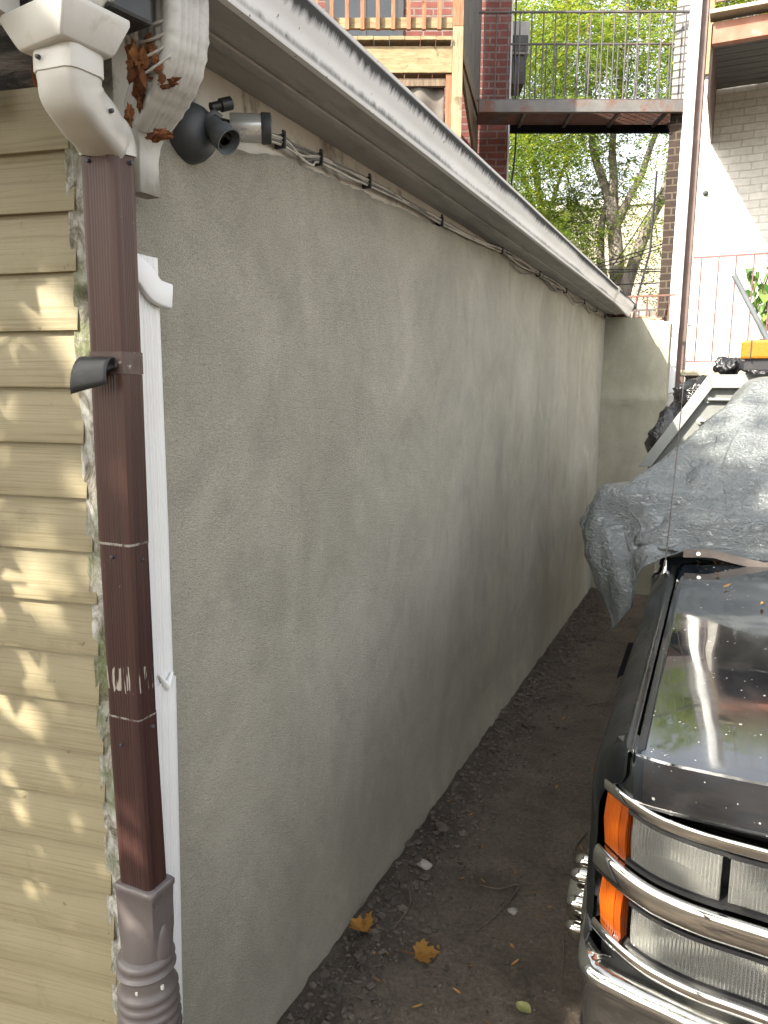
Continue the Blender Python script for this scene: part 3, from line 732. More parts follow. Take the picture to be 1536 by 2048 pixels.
mm = MB(); mm.tube([(-.98,1.29,2.275),(-.965,1.300,2.288),(-.957,1.31,2.28)], .007, 8); mm.build('knuckle', 'fix_grey', FL, 60)
SE = thing('motion_sensor', 'small chrome cylinder lamp head with black rim beside the flood lamp', 'lamp head', (-1.0, 1.44, 2.3))
d_ = V3((.60,.42,.02)).normalized(); c_ = V3((-1.005,1.385,2.292))
mm = MB(); mm.lathe([(.002,.012),(.026,.012),(.028,.016),(.028,.078),(.026,.080),(.001,.080)], c_, d_, 28); mm.build('barrel', 'silver', SE, 40)
mm = MB(); mm.lathe([(.029,.076),(.031,.079),(.031,.096),(.028,.098),(.026,.090),(.001,.088)], c_, d_, 28); mm.build('rim', 'fixture', SE, 40)
mm = MB(); mm.tube([c_+V3((-.015,-.03,.012)), c_+V3((-.005,-.012,.004)), c_+d_*.013], [.008,.012,.014], 12); mm.build('swivel', 'black_rubber', SE, 60)

# ------------------------------------------------------------------ cables with clips
CB = thing('cable_bundle', 'bundle of grimy cables clipped along the frieze above the stucco', 'cables', (-1.02, 3.8, 2.36))
clips = [1.62,1.80,2.09,2.70,3.50,4.25,5.0,5.65,6.2]
for c in range(5):
    pts = []
    for i, y in enumerate([1.18,1.30,1.42]+clips+[6.6]):
        zb = lerp([(1.1,2.20),(1.3,2.285),(1.62,2.332),(2.1,2.352),(2.7,2.362),(3.5,2.392),(4.3,2.392),(6.6,2.385)], y)
        o_ = (c-2)*.0042
        pts.append((-1.012+.004*(c % 2), y, zb+o_))
        if i >= 3 and i < 11:
            y2 = ([1.18,1.30,1.42]+clips+[6.6])[i+1]; mid = (y+y2)/2; sag = random.uniform(-.008,.022)*(1+ (y > 3)*1.2)
            zb2 = lerp([(1.1,2.20),(1.3,2.285),(1.62,2.332),(2.1,2.352),(2.7,2.362),(3.5,2.392),(4.3,2.392),(6.6,2.385)], mid)
            pts.append((-1.012+.006*random.random(), mid+random.uniform(-.06,.06), zb2-sag+o_))
    mm = MB(); mm.tube(cat(pts, 6), .0030 if c % 2 else .0036, 7); mm.build('cable', 'cable_white' if c in (0,2,3) else 'cable_grey', CB, 60)
for y in clips:
    z = lerp([(1.1,2.20),(1.3,2.285),(1.62,2.332),(2.1,2.352),(2.7,2.362),(3.5,2.392),(4.3,2.392),(6.6,2.385)], y)
    mm = MB(); mm.box((-1.03,y-.004,z-.017),(-1.000,y+.004,z+.015)); mm.box((-1.01,y-.003,z+.012),(-1.004,y+.010,z+.024)); mm.build('cable_clip', 'black_rubber', CB, bevel=.002)
L_ = thing('cable_bundle', 'pale thin cables entering under the eave behind the white elbows', 'cables', (-.98, 1.1, 2.3))
for c in range(3):
    mm = MB(); mm.tube(cat([(-.94+.012*c,1.02,2.335),(-.955+.01*c,1.055,2.305),(-.985+.006*c,1.09,2.262),(-1.01,1.12,2.235)], 6), .0032, 7); mm.build('cable', 'cable_white', L_, 60)

# ------------------------------------------------------------------ end wall across the alley
m = MB(); rows = []
for k in range(-1, 60):
    row = []
    for i in range(30):
        x = -1.09+.595*i/29
        top = lerp([(-1.1,2.385),(-.85,2.375),(-.62,2.345),(-.5,2.315)], x)+.010*nz(x, 1, 0, 14)+.007*nz(x, 5, 0, 40)
        if k == -1: row.append(V3((x, 6.98, top+.006))); continue
        z = top-(top+.05)*k/59
        bulge = .03*math.exp(-((z-1.70)/.05)**2)+.012*max(0,min(1,(1.7-z)/.05))-.02*max(0, (1.72-z))*.2
        row.append(V3((x, 6.75-bulge+.004*nz(x, z, 0, 3)+.002*nz(x, z, 0, 12), z)))
    rows.append(row)
for i, r in enumerate(rows): r.append(V3((r[-1].x, 6.99, r[-1].z)))
m.grid(rows); tag(m.build('end_wall', 'stucco_end', None, 70, flip=False), 'low grey green stucco wall closing the alley, top right corner sunlit', 'wall')
m = MB()
for q in range(26):
    x = random.uniform(-.76,-.50); top = lerp([(-1.1,2.385),(-.85,2.375),(-.62,2.345),(-.5,2.315)], x)
    m.blob((x, 6.80+random.random()*.1, top+.005), random.uniform(.008,.018), 1, .5, 2, q, (1.4,1,.7))
tag(m.build('mortar_crumbs', 'mortar', None, 50), 'crumbled mortar along the sunlit top of the end wall', 'rubble', kind='stuff')
m = MB()
for q in range(5): m.blob((-.74+.035*q, 6.86, 2.375-.004*q), .026, 2, .7, 2, q+9, (1.2,1,.42))
tag(m.build('red_cloth', 'cloth_red', None, 50), 'faded red cloth scrap lying on the end wall', 'cloth')
m = MB(); m.box((-1.01,6.76,2.385),(-.84,6.98,2.425)); tag(m.build('broken_brick', 'red_brick', None, bevel=.006), 'dirty red brick under the end of the gutter', 'brick')
def railing(name, label, p, q, z0, z1, nb, mat, rb=.008, rt=.014, group=None, mid=None, off=0, cat_='railing', parent=None, names=('top_rail','bottom_rail','baluster')):
    p, q = V3(p), V3(q)
    T = parent or thing(name, label, cat_, ((p+q)/2+V3((0,0,z0))), group)
    mm = MB(); mm.beam(p+V3((0,0,z1)), q+V3((0,0,z1)), rt*2, rt*1.4); mm.build(names[0], mat, T)
    mm = MB(); mm.beam(p+V3((0,0,z0)), q+V3((0,0,z0)), rt*1.6, rt*1.2); mm.build(names[1], mat, T)
    if mid: mm = MB(); mm.beam(p+V3((0,0,mid)), q+V3((0,0,mid)), rt*1.6, rt*1.2); mm.build('middle_rail', mat, T)
    for i in range(nb):
        c = p.lerp(q, (i+.5)/nb)
        mm = MB(); mm.tube([c+V3((0,0,z0+.002)), c+V3((0,0,z1-.004))], rb, 8); mm.build(names[2], mat, T, 60)
    return T
railing('railing', 'low rusty railing standing behind the end wall', (-1.05,7.15,0), (-.50,7.15,0), 2.30, 2.585, 6, 'steel_rust', .008, .011)
T2 = railing('railing', 'black gridded railing beyond the low rusty one', (-1.25,8.1,0), (-.75,8.1,0), 2.25, 2.56, 5, 'steel_dark', .009, .012, mid=2.42)

# ------------------------------------------------------------------ right building
RB = thing('brick_building', 'cream painted brick building with steel balconies', 'building', (1.2, 9.0, 0))
mm = MB(); mm.box((-.50,9.0,0),(7,10.6,4.95)); mm.build('painted_wall', 'white_brick', RB)
mm = MB(); mm.box((-.80,9.0,4.72),(-.502,10.6,6.15)); mm.build('pale_brick_corner', 'pale_brick', RB)
mm = MB(); mm.box((-.80,9.0,0),(-.502,10.6,4.718)); mm.build('bare_brick_corner', 'dark_brick', RB)
mm = MB(); mm.box((-.56,8.985,5.0),(-.44,9.05,5.9)); mm.build('window_frame', 'deck_wood', RB); 
mm = MB(); mm.lathe([(.002,.03),(.016,.028),(.018,.012),(.028,.008),(.028,-.01)], (-.40,8.995,3.83), (0,-1,-.1), 16); mm.build('wall_vent', 'fixture', RB, 40)
COLX = -.487
m = MB(); m.box((COLX+.005,7.56,0),(COLX+.075,7.68,6.0)); m.build
tag(m.build('steel_column', 'brown_steel', None, bevel=.004), 'tall brown steel column carrying the balconies', 'column')
WD = thing('downspout', 'tall white downspout strapped to the brown steel column', 'downspout', (-.5, 7.5, 1.5))
def wdx(z): return -.525+(z-1.7)*.004
for a, b, sc, mt in ((6.0,4.0,1.0,'white_clean'),(4.02,2.33,1.06,'white_clean'),(2.35,1.72,1.0,'white_clean'),(1.722,1.0,.92,'white_paint')):
    mm = MB(); mm.sweep([(x*sc, y*sc) for x, y in rect_prof(.092,.07,.008,0)], [(wdx(a),7.52,a),(wdx(b),7.52,b)], (1,0,0)); mm.build('pipe', mt, WD, 40)
mm = MB(); mm.tube(cat([(-.60,7.46,1.765),(-.57,7.45,1.745),(-.53,7.455,1.738),(-.49,7.46,1.75),(-.455,7.47,1.76)], 5), .006, 6); mm.build('wire_tie', 'cable_white', WD, 60)
# balconies
LB = thing('balcony', 'lower balcony with thin red brown railing against the sunlit cream wall', 'balcony', (1.2, 8.2, 1.9))
mm = MB(); mm.box((-.44,7.55,1.905),(3.2,8.98,1.955)); mm.build('floor', 'deck_edge', LB, bevel=.004)
mm = MB(); mm.box((-.40,7.62,1.74),(3.2,7.70,1.900)); mm.build('front_beam', 'steel_dark', LB)
railing('', '', (-.40,7.6,0), (2.6,7.6,0), 2.035, 2.955, 21, 'rail_red', .0065, .010, parent=LB)
UB = thing('balcony', 'upper balcony with faded orange beam and dark boarded underside', 'balcony', (1.2, 8.2, 4.7))
mm = MB(); mm.box((-.37,7.60,4.735),(3.2,7.68,4.905)); mm.build('front_beam', 'beam_orange', UB, bevel=.003)
for i in range(9):
    y = 7.70+i*.143
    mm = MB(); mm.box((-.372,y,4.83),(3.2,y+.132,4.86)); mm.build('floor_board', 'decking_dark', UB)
mm = MB(); mm.box((-.40,7.5,4.94),(3.2,7.68,4.972)); mm.build('deck_edge', 'deck_edge', UB, bevel=.003)
for x in (.0,.8,1.6,2.4):
    mm = MB(); mm.box((x,7.69,4.862),(x+.05,8.99,4.935)); mm.build('joist', 'steel_dark', UB)
mm = MB(); mm.slab([(7.684,4.93),(8.997,4.93),(8.997,4.32),(7.684,4.33)], (-.385,0,0), (0,1,0), (0,0,1), (.022,0,0)); mm.build('side_bracket', 'brown_steel', UB)
railing('', '', (-.36,7.56,0), (2.6,7.56,0), 5.05, 5.95, 18, 'rail_red', .0065, .010, parent=UB)

# ------------------------------------------------------------------ steel catwalk
CW = thing('catwalk', 'steel catwalk with thin vertical bar railings bridging the two brick buildings', 'catwalk', cw(1.05,.35,4.7))
def bx(mm, u0, u1, v0, v1, z0, z1):
    return mm.obox(cw((u0+u1)/2,(v0+v1)/2,(z0+z1)/2), CU*(u1-u0)/2, CV*(v1-v0)/2, (0,0,(z1-z0)/2))
bx(MB(), 0, 2.13, 0, .05, 4.635, 4.75).build('front_beam', simple('grey beam with rust', (.085,.08,.078), (.12,.115,.108), .7, 4, dirt=(.11,.05,.032), dscale=3.5, dlo=.5, dhi=.62, bump=1, bscale=40), CW, bevel=.003)
bx(MB(), .42, 2.24, .66, .71, 4.645, 4.745).build('rear_beam', 'matte_black', CW)
mm = MB()
for i in range(17): bx(mm, .03, 2.16, .055+i*.036, .075+i*.036, 4.72, 4.742)
mm.build('grating', 'steel_rust', CW)
for u in (.5,1.0,1.5,2.0):
    bx(MB(), u, u+.035, .055, .655, 4.69, 4.719).build('cross_bearer', 'steel_dark', CW)
railing('', '', cw(-.02,.025,0), cw(2.16,.025,0), 4.76, 5.60, 18, 'steel_dark', .0075, .012, parent=CW)
railing('', '', cw(.40,.68,0), cw(2.22,.68,0), 4.76, 5.57, 16, 'steel_dark', .0075, .011, parent=CW)

# ------------------------------------------------------------------ red brick building, AC, deck
RD = thing('brick_building', 'red brick building behind the wooden deck', 'building', cw(-1.5, 1.5, 0))
bx(MB(), -5.5, .415, .80, 3.0, 0, 6.7).build('brick_wall', 'red_brick', RD)
wf = MB(); bx(wf, -1.68,-1.62,.775,.80,5.55,6.6); bx(wf, -.86,-.80,.775,.80,5.55,6.6); bx(wf, -1.62,-.86,.775,.80,6.5,6.6); bx(wf, -1.62,-.86,.775,.80,5.55,5.6); bx(wf,-1.26,-1.22,.780,.80,5.6,6.5)
WF = wf.build('window', 'window_frame', RD)
bx(MB(), -1.62,-.86,.79,.80,5.6,6.5).build('pane', 'window_glass', WF)
bx(MB(), .416,.447,.9,.95,3.2,6.7).build('conduit', 'white_clean', RD)
AC = thing('air_conditioner', 'boxy window air conditioner jutting from the side of the red brick building', 'air conditioner', cw(.42,1.35,5.45))
bx(MB(), .418,.68,1.15,1.6,5.66,6.02).build('casing', 'ac_body', AC, bevel=.012)
bx(MB(), .44,.66,1.135,1.148,5.69,5.86).build('grille', 'ac_dark', AC)
bx(MB(), .418,.64,1.18,1.55,5.35,5.655).build('support_bracket', 'ac_dark', AC)
WK = thing('wooden_deck', 'raised wooden deck with stained balusters in front of the red brick building', 'deck', cw(-1.5,-.2,3))
bx(MB(), -.345,-.250,-1.00,-.905,0,5.02).build('post', 'post_wood', WK, bevel=.004)
bx(MB(), -.345,-.250,-1.00,-.905,5.021,6.3).build('rail_post', 'stain_wood', WK, bevel=.004)
bx(MB(), -4,-.347,-.985,-.94,4.635,4.86).build('beam', 'deck_wood', WK, bevel=.003)
for i in range(22):
    u = -.36-i*.142
    bx(MB(), u-.136, u, -1.03, .78, 4.895+.002*(i%2), 4.925+.002*(i%2)).build('floor_board', 'deck_wood', WK)
bx(MB(), -4,-.347,-.985,-.945,5.01,5.10).build('bottom_rail', 'deck_wood', WK, bevel=.003)
for i in range(24):
    u = -.47-i*.1395
    bx(MB(), u-.018, u+.018, -1.025,-.988, 4.985, 6.0).build('baluster', 'stain_wood', WK, bevel=.002)
bx(MB(), -4,-.347,-1.03,-.94,6.0,6.04).build('top_rail', 'stain_wood', WK)
def sd(t, z): return cw(-.262+.33*t, -.90+1.66*t, z)
for i in range(11):
    MB().beam((sd(i/11+.003, 5.85)), (sd((i+.9)/11, 5.85)), .022, 1.85).build('screen_board', 'grey_wood', WK)
MB().beam(sd(0,4.86), sd(1,4.86), .04, .14).build('rim_joist', 'brown_wood', WK)
mm = MB(); a_ = [sd(0,4.785), sd(1,4.785), sd(1,4.40), sd(.85,4.36)]
mm.add(a_+[p-CU*.03 for p in a_], [(0,1,2,3),(7,6,5,4),(0,4,5,1),(1,5,6,2),(2,6,7,3),(3,7,4,0)]); mm.build('side_panel', 'brown_wood', WK)
bx(MB(), -.40,-.347,-.97,-.93,3.4,4.63).build('trim_board', 'stain_wood', WK)
bx(MB(), -4,-.405,-.95,-.90,4.535,4.60).build('curtain_rail', 'brown_wood', WK)
mm = MB(); rows = []
for k in range(12):
    z = 4.55-1.6*k/11; rows.append([cw(-.41-2.6*t/120, -.90+.022*sin(t*.42)+.012*nz(t, k, 0, .15), z) for t in range(121)])
mm.grid(rows); o = mm.build('curtain', 'curtain', None, 180, flip=False); tag(o, 'grey brown fabric curtain hung beneath the wooden deck', 'curtain')
k_ = o.modifiers.new('thick', 'SOLIDIFY'); k_.thickness = .004
bx(MB(), -3.9,-.42,-.3,-.25,0,4.6).build
# ------------------------------------------------------------------ far building, wires
FB = thing('rendered_building', 'plain beige building far behind the trees', 'building', (-2, 26, 0))
mm = MB(); mm.box((-9,24,0),(4,32,7.15)); mm.build('wall', 'render_wall', FB)
mm = MB(); mm.box((-9.05,23.93,7.152),(4.05,32,7.38)); mm.build('parapet', 'window_frame' if False else 'cable_white', FB)
mm = MB()
for z in (6.6,6.1,4.2): mm.box((-9,23.985,z),(4,23.998,z+.02))
mm.build('joint_line', 'mortar', FB)
wires = [((-3.2,12,3.50),(-.6,12,4.03),.10,'sagging wire rising to the right before the beige building'),((-3.2,12,3.47),(-.6,12,3.99),.12,'second sagging wire just under the rising one'),
         ((-2.6,12,3.62),(-.6,12,3.515),.02,'level wire crossing the beige building'),((-2.6,12,3.585),(-.6,12,3.485),.02,'lower of two close level wires'),
         ((-2.6,12,3.36),(-.6,12,3.33),.01,'lowest thin wire across the beige building'),((-1.75,12,3.60),(-1.12,12,4.62),.03,'steep thin wire leaning toward the dark brick corner')]
for a, b, sg, lb in wires:
    mm = MB(); a, b = V3(a), V3(b); mm.tube([a.lerp(b, i/14)-V3((0,0,sg*4*(i/14)*(1-i/14))) for i in range(15)], .008, 5)
    tag(mm.build('utility_wire', 'wire', None, 60), lb, 'wire', 'wires across the gap')
mm = MB(); mm.tube([(-1.04,8.6,2.3),(-.98,8.6,2.75),(-.88,8.6,3.2),(-.86,8.6,4.0)], .012, 6); tag(mm.build('drop_cable', 'wire', None, 60), 'thick black cable running down beside the dark brick corner', 'cable')
mm = MB(); mm.tube(cat([cw(.47,.80,6.6),cw(.46,.78,5.6),cw(.50,.74,4.6),cw(.455,.78,3.9),cw(.45,.78,3.2)], 6), .010, 6); tag(mm.build('drop_cable', 'wire', None, 60), 'black cable hanging down the edge of the red brick wall', 'cable')

# ------------------------------------------------------------------ trees
def spray(mb, p, d, L, n, ls, lw, droop=.5):
    d = d.normalized(); sd = d.cross(V3((0,0,1)))
    if sd.length < .05: sd = V3((1,0,0))
    sd.normalize()
    for i in range(n):
        t = (i+1)/n; q = p+d*L*t-V3((0,0,droop*L*t*t))
        for s in (-1, 1):
            ld = (sd*s+d*.45+V3((random.uniform(-.3,.3),random.uniform(-.3,.3),random.uniform(-.6,.2)))).normalized()
            wv = ld.cross(V3((random.uniform(-.4,.4),random.uniform(-.4,.4),1))).normalized()
            a = q+ld*.004; l = ls*random.uniform(.75,1.2)
            mb.add([a, a+ld*l*.5+wv*lw, a+ld*l, a+ld*l*.5-wv*lw], [(0,1,2,3)])
def tree(label, loc, limbs, clumps, nspray, mat, ls=.06, lw=.012, L=.30, n=7, seed=1, group=None, name='locust_tree', droop=.6):
    random.seed(seed)
    T = thing(name, label, 'tree', loc, group)
    mm = MB()
    for pts, r0, r1 in limbs[:1]:
        c = cat(pts, 6); mm.tube(c, [r0+(r1-r0)*i/(len(c)-1) for i in range(len(c))], 12)
    mm.build('trunk', 'bark', T, 180)
    for pts, r0, r1 in limbs[1:]:
        mm = MB(); c = cat(pts, 6); c = [p+V3((.03*nz(p.x,p.z,1,2),.03*nz(p.y,p.z,5,2),0)) for p in c]
        mm.tube(c, [r0+(r1-r0)*i/(len(c)-1) for i in range(len(c))], 9); mm.build('limb', 'bark', T, 180)
    mm = MB()
    tot = sum(c[3]**2 for c in clumps)
    for (x, y, z, r) in clumps:
        k = int(nspray*r*r/tot)
        for _ in range(k):
            d = V3((random.gauss(0,1),random.gauss(0,1),random.gauss(0,.8))).normalized()
            p = V3((x,y,z))+d*r*random.random()**.45
            spray(mm, p, d*.6+V3((random.uniform(-.6,.6),random.uniform(-.6,.6),random.uniform(-.3,.3))), L*random.uniform(.7,1.25), n, ls, lw, droop)
    mm.build('crown', mat, T, flip=False)
    return T
random.seed(5)
cl = []
for (x,z,r) in [(-2.2,5.4,.55),(-2.75,5.0,.6),(-3.2,4.6,.6),(-2.6,4.35,.55),(-3.4,5.4,.65),(-2.9,5.9,.6),(-2.3,6.5,.6),(-1.55,6.6,.55),(-1.0,7.1,.6),(-3.3,6.6,.6),(-3.9,6.1,.6),(-3.9,5.0,.5),(-2.6,7.3,.7),(-1.7,7.6,.7),(-3.5,7.7,.7),(-.6,7.9,.7),(-2.4,8.4,.8),(-1.2,8.7,.8),(-3.5,8.8,.8),(-2.0,9.6,.8),(-.4,9.0,.7),(-1.25,5.75,.28),(-2.55,3.75,.4),(-3.1,3.9,.45),(-2.15,3.6,.3),(-1.35,4.2,.28),(-1.75,3.9,.25),(-1.3,3.5,.2),(-1.15,6.3,.3),(-1.5,5.0,.22),(-3.7,4.2,.4),(-2.0,5.9,.35),(-1.9,4.6,.22),(.3,8.2,.7)]:
    cl.append((x+random.uniform(-.1,.1), 14+random.uniform(-.9,.7), z, r))
tree('slender locust tree with grey forked trunk and yellow green leaves', (-1.9,14,0),
     [([(-1.86,14,0),(-1.9,14,2),(-1.93,14,3.4),(-2.0,14,4.2),(-2.10,14,4.85)], .16, .11),
      ([(-2.10,14,4.8),(-2.28,14,5.35),(-2.46,14,5.85),(-2.55,14.1,6.4),(-2.7,14.3,7.6),(-2.8,14.4,9)], .085, .03),
      ([(-2.08,14,4.8),(-2.10,14,5.4),(-2.15,14.1,6.0),(-2.1,14.2,7.0),(-2.0,14.2,8.8)], .09, .03),
      ([(-2.02,13.98,4.55),(-1.88,13.95,4.85),(-1.62,13.9,5.42),(-1.42,13.9,6.05),(-1.1,13.9,7.2),(-.9,14,8.6)], .075, .025),
      ([(-2.05,14.05,3.3),(-2.25,14.1,3.9),(-2.28,14.1,4.5),(-2.2,14,5.0)], .09, .05),
      ([(-2.3,14.1,4.4),(-2.7,14.2,5.0),(-3.0,14.2,5.7)], .03, .01)], cl, 8200, 'locust', .068, .014, .30, 7, 3)
random.seed(8); cl = []
for (x,z,r) in [(-4.4,4.6,.7),(-5.2,5.4,.8),(-4.6,6.2,.7),(-3.9,7.0,.8),(-5.4,7,.9),(-4.5,8.2,.9),(-3.6,5.6,.6),(-3.3,8.6,.8),(-6.2,6.2,.8),(-5.5,8.8,.9),(-4.1,5.3,.6),(-5.0,4.0,.6),(-3.9,4.4,.5)]:
    cl.append((x+random.uniform(-.2,.2), 17+random.uniform(-.8,.8), z, r))
tree('darker green tree with thin dark stems left of the forked one', (-4.3,17,0),
     [([(-4.15,17,0),(-4.1,17,3),(-4.0,17,5.0),(-4.15,17,6.2),(-4.5,17,7.5)], .12, .05),
      ([(-4.0,17,5.0),(-4.4,17,6.2),(-4.75,17,7.2),(-5,17,8.6)], .07, .02),([(-4.05,17,4.4),(-4.6,17,5.0),(-5.1,17,5.4)], .05, .02),([(-4.05,17,5.2),(-3.6,17,6.4),(-3.3,17,7.6)], .05, .02)], cl, 7500, 'locust_dark', .07, .015, .32, 7, 4)
random.seed(9); cl = []
for (x,z,r) in [(-.95,6.3,.30),(-.6,7.0,.5),(-.2,7.8,.6),(-.9,5.7,.22),(-1.15,5.2,.22),(.4,8.4,.7),(-.9,8.0,.5),(-1.25,4.55,.18)]:
    cl.append((x, 13.4+random.uniform(-.4,.4), z, r))
tree('leaning bare stemmed tree in front of the beige building', (-1.8,13.5,0),
     [([(-1.95,13.5,0),(-1.85,13.5,2.4),(-1.72,13.5,3.5),(-1.42,13.5,4.5),(-1.2,13.5,5.0),(-1.08,13.5,5.7),(-.7,13.5,7),(-.4,13.4,8)], .13, .04),
      ([(-1.2,13.5,5.0),(-1.0,13.4,5.4),(-.85,13.3,6.2)], .05, .02)], cl, 1500, 'locust', .062, .0125, .28, 7, 6)
# maple behind the photographer: shades the truck, dapples the siding, shows in the chrome
random.seed(21); cl = []
for _ in range(34):
    a = random.uniform(0, 6.283); rr = 2.1*random.random()**.5
    cl.append((-1.5+rr*cos(a)*.95, -2.9+rr*sin(a)*.8, 5.2+random.uniform(-1.1,1.3), random.uniform(.40,.70)))
cl += [(-2.5,-.9,2.5,.4),(-2.5,-1.1,2.4,.55),(-2.9,-1.2,2.5,.5),(-2.3,-.8,2.0,.5),(-2.5,-1.5,2.2,.5),(-3.2,-1.1,2.2,.5),(-1.75,-.85,2.6,.42),(-1.45,-1.2,3.1,.45),(-2.0,-1.0,2.9,.35)]  # low unseen clumps added to keep sun off lower siding and path
def _lets_sun(c):
    t = (1.05-c[1])/.675; xh = c[0]+.365*t; zh = c[2]-.64*t
    return -2.2 < xh < -1.05 and 1.3 < zh < 1.85 and c[1] < -1.6
cl = [c for c in cl if not _lets_sun(c)]
def maple_tree():
    T = thing('maple_tree', 'maple tree behind the viewer seen mirrored in the chrome', 'tree', (-1.2,-4.6,0))
    mm = MB(); c = cat([(-1.2,-4.6,0),(-1.25,-4.5,2),(-1.35,-4.0,3.6),(-1.5,-3.2,5.0)], 6); mm.tube(c, [.2-.1*i/(len(c)-1) for i in range(len(c))], 12); mm.build('trunk', 'bark', T, 180)
    mm = MB()
    for (x,y,z,r) in cl:
        mm.tube([(-1.4,-3.7,4.2),((x-1.4)/2,(y-3.7)/2,(z+4.3)/2),(x,y,z)], [.05,.03,.01], 5)
    mm.build('branches', 'bark', T, 180)
    mm = MB(); shp = [(0,0),(.28,-.05),(.42,.18),(.30,.34),(.5,.62),(.2,.66),(0,1.0),(-.2,.66),(-.5,.62),(-.30,.34),(-.42,.18),(-.28,-.05)]
    for (x,y,z,r) in cl:
        for _ in range(int(230*r)):
            d = V3((random.gauss(0,1),random.gauss(0,1),random.gauss(0,1))).normalized()
            p = V3((x,y,z))+d*r*random.random()**.4
            n_ = V3((random.gauss(0,.5),random.gauss(0,.5),1)).normalized(); ux = n_.cross(V3((random.random(),random.random(),.1))).normalized(); uy = n_.cross(ux); s = random.uniform(.09,.15)
            mm.add([p+ux*a*s+uy*b*s for a, b in shp], [tuple(range(12))])
    mm.build('crown', 'maple', T, flip=False)
maple_tree()
def hedge_trees():
    random.seed(40)
    base = bpy.data.objects['maple_tree']
    for i, (x, y, rz, s, lb) in enumerate([(-6.5,-9.5,1.0,1.05,'bushy maple reflected at the left of the chrome bumper'),(-2.5,-10.5,2.4,1.0,'maple mirrored in the middle of the chrome bars'),(1.5,-9.2,4.0,.95,'maple mirrored toward the grille'),(5.0,-10,5.1,1.0,'farther maple mirrored in the headlights')]):
        c = copy_tree(base); c['label'] = lb; c['group'] = 'maples behind the viewer'; c.location = (x, y, -1.6 if y < -8 else -.3); c.rotation_euler = (0,0,rz); c.scale = (s*1.15, s*1.15, s)
hedge_trees()
def sapling():
    random.seed(52)
    T = thing('maple_sapling', 'maple sapling whose leaves shade the yellow clapboard', 'tree', (-2.9,-.5,0))
    mm = MB(); mm.tube(cat([(-2.9,-.5,0),(-2.85,-.4,1.2),(-2.7,-.2,2.2),(-2.3,.1,2.7)], 6), [.03-.02*i/18 for i in range(19)], 8); mm.build('trunk', 'bark', T, 180)
    mm = MB(); lf = MB(); shp = [(0,0),(.28,-.05),(.42,.18),(.30,.34),(.5,.62),(.2,.66),(0,1.0),(-.2,.66),(-.5,.62),(-.30,.34),(-.42,.18),(-.28,-.05)]
    for (x,y,z) in [(-1.75,.42,2.25),(-2.0,.45,2.0),(-1.6,.3,2.55),(-2.1,.2,2.45),(-1.95,.5,1.6),(-1.6,.35,2.0)]:
        b = cat([(-2.75,-.25,1.9),((x-2.6)/2,(y-.1)/2,(z+2.2)/2),(x,y,z)], 5); mm.tube(b, [.010-.007*i/10 for i in range(11)], 5)
        for p in b[4:]:
            for _ in range(3):
                q = p+V3((random.uniform(-.16,.16),random.uniform(-.14,.12),random.uniform(-.16,.10)))
                n_ = (SUN+V3((random.gauss(0,.5),random.gauss(0,.5),random.gauss(0,.5)))).normalized(); ux = n_.cross(V3((random.random(),random.random(),.3))).normalized(); uy = n_.cross(ux); s = random.uniform(.07,.12)
                lf.add([q+ux*a*s+uy*c*s for a, c in shp], [tuple(range(12))])
    mm.build('branches', 'bark', T, 180); lf.build('crown', 'maple', T, flip=False)
sapling()

# ------------------------------------------------------------------ pickup truck
CXT = .765
TR = thing('pickup_truck', 'dusty black pickup truck with chrome front parked beside the stucco wall', 'truck', (CXT, 3.6, 0))
half = [(-.212,1.66),(-.210,1.58),(-.202,1.51),(-.185,1.465),(-.158,1.432),(-.12,1.405),(-.06,1.381),(.02,1.36),(.13,1.350),(.30,1.328),(.5,1.302),(.765,1.295)]
hp = cat([(x, y, 0) for x, y in half], 22)
full = hp+[V3((2*CXT-p.x, p.y, 0)) for p in reversed(hp[:-1])]
nrm = []
for i in range(len(full)):
    d = (full[min(i+1,len(full)-1)]-full[max(i-1,0)]).normalized(); nrm.append(V3((d.y,-d.x,0)))
def rise(x):
    x = min(x, 2*CXT-x); t = min(1, max(0, (-.045-x)/.14)); return .022*t*t*(3-2*t)
def wrap(mb, prof, x0, x1, y_max=9, k=1.0, sx=1.0):
    rings = []
    for p, n in zip(full, nrm):
        if x0 <= p.x <= x1 and p.y <= y_max: rings.append([p+V3((n.x*sx, n.y, 0))*o+V3((0,0,z+rise(p.x)*k)) for o, z in prof])
    return mb.loft(rings)
def barprof(z0, z1, d, back=-.02):
    out = [(back, z0), (back, z1)]; n = 9
    for i in range(n+1):
        a = pi/2-pi*i/n; sg_ = 1 if sin(a) > 0 else -1
        out.append((d*(max(0, cos(a))**.55), (z0+z1)/2+(z1-z0)/2*sg_*abs(sin(a))**.75))
    return out
LX, RX = -.172, 2*CXT+.172
wrap(MB(), barprof(.952,.976,.006), LX+.004, RX-.004).build('grille_bar', 'chrome', TR, 50)
wrap(MB(), barprof(.776,.832,.018), LX, RX).build('grille_bar', 'chrome', TR, 50)
wrap(MB(), barprof(.642,.668,.014), LX, RX).build('grille_bar', 'chrome', TR, 50)
wrap(MB(), [(-.075,.62),(-.075,.985),(-.07,.985),(-.07,.62)], -.14, 2*CXT+.14).build('grille_housing', 'black_trim', TR, 50)
wrap(MB(), [(-.03,.50),(-.03,.655),(-.005,.650),(-.005,.50)], -.165, 2*CXT+.165).build('valance', 'black_trim', TR, 50)
wrap(MB(), [(-.055,.845),(-.055,.94),(-.050,.94),(-.050,.845)], .27, 2*CXT-.27).build('grille_mesh', 'black_trim', TR, 50)
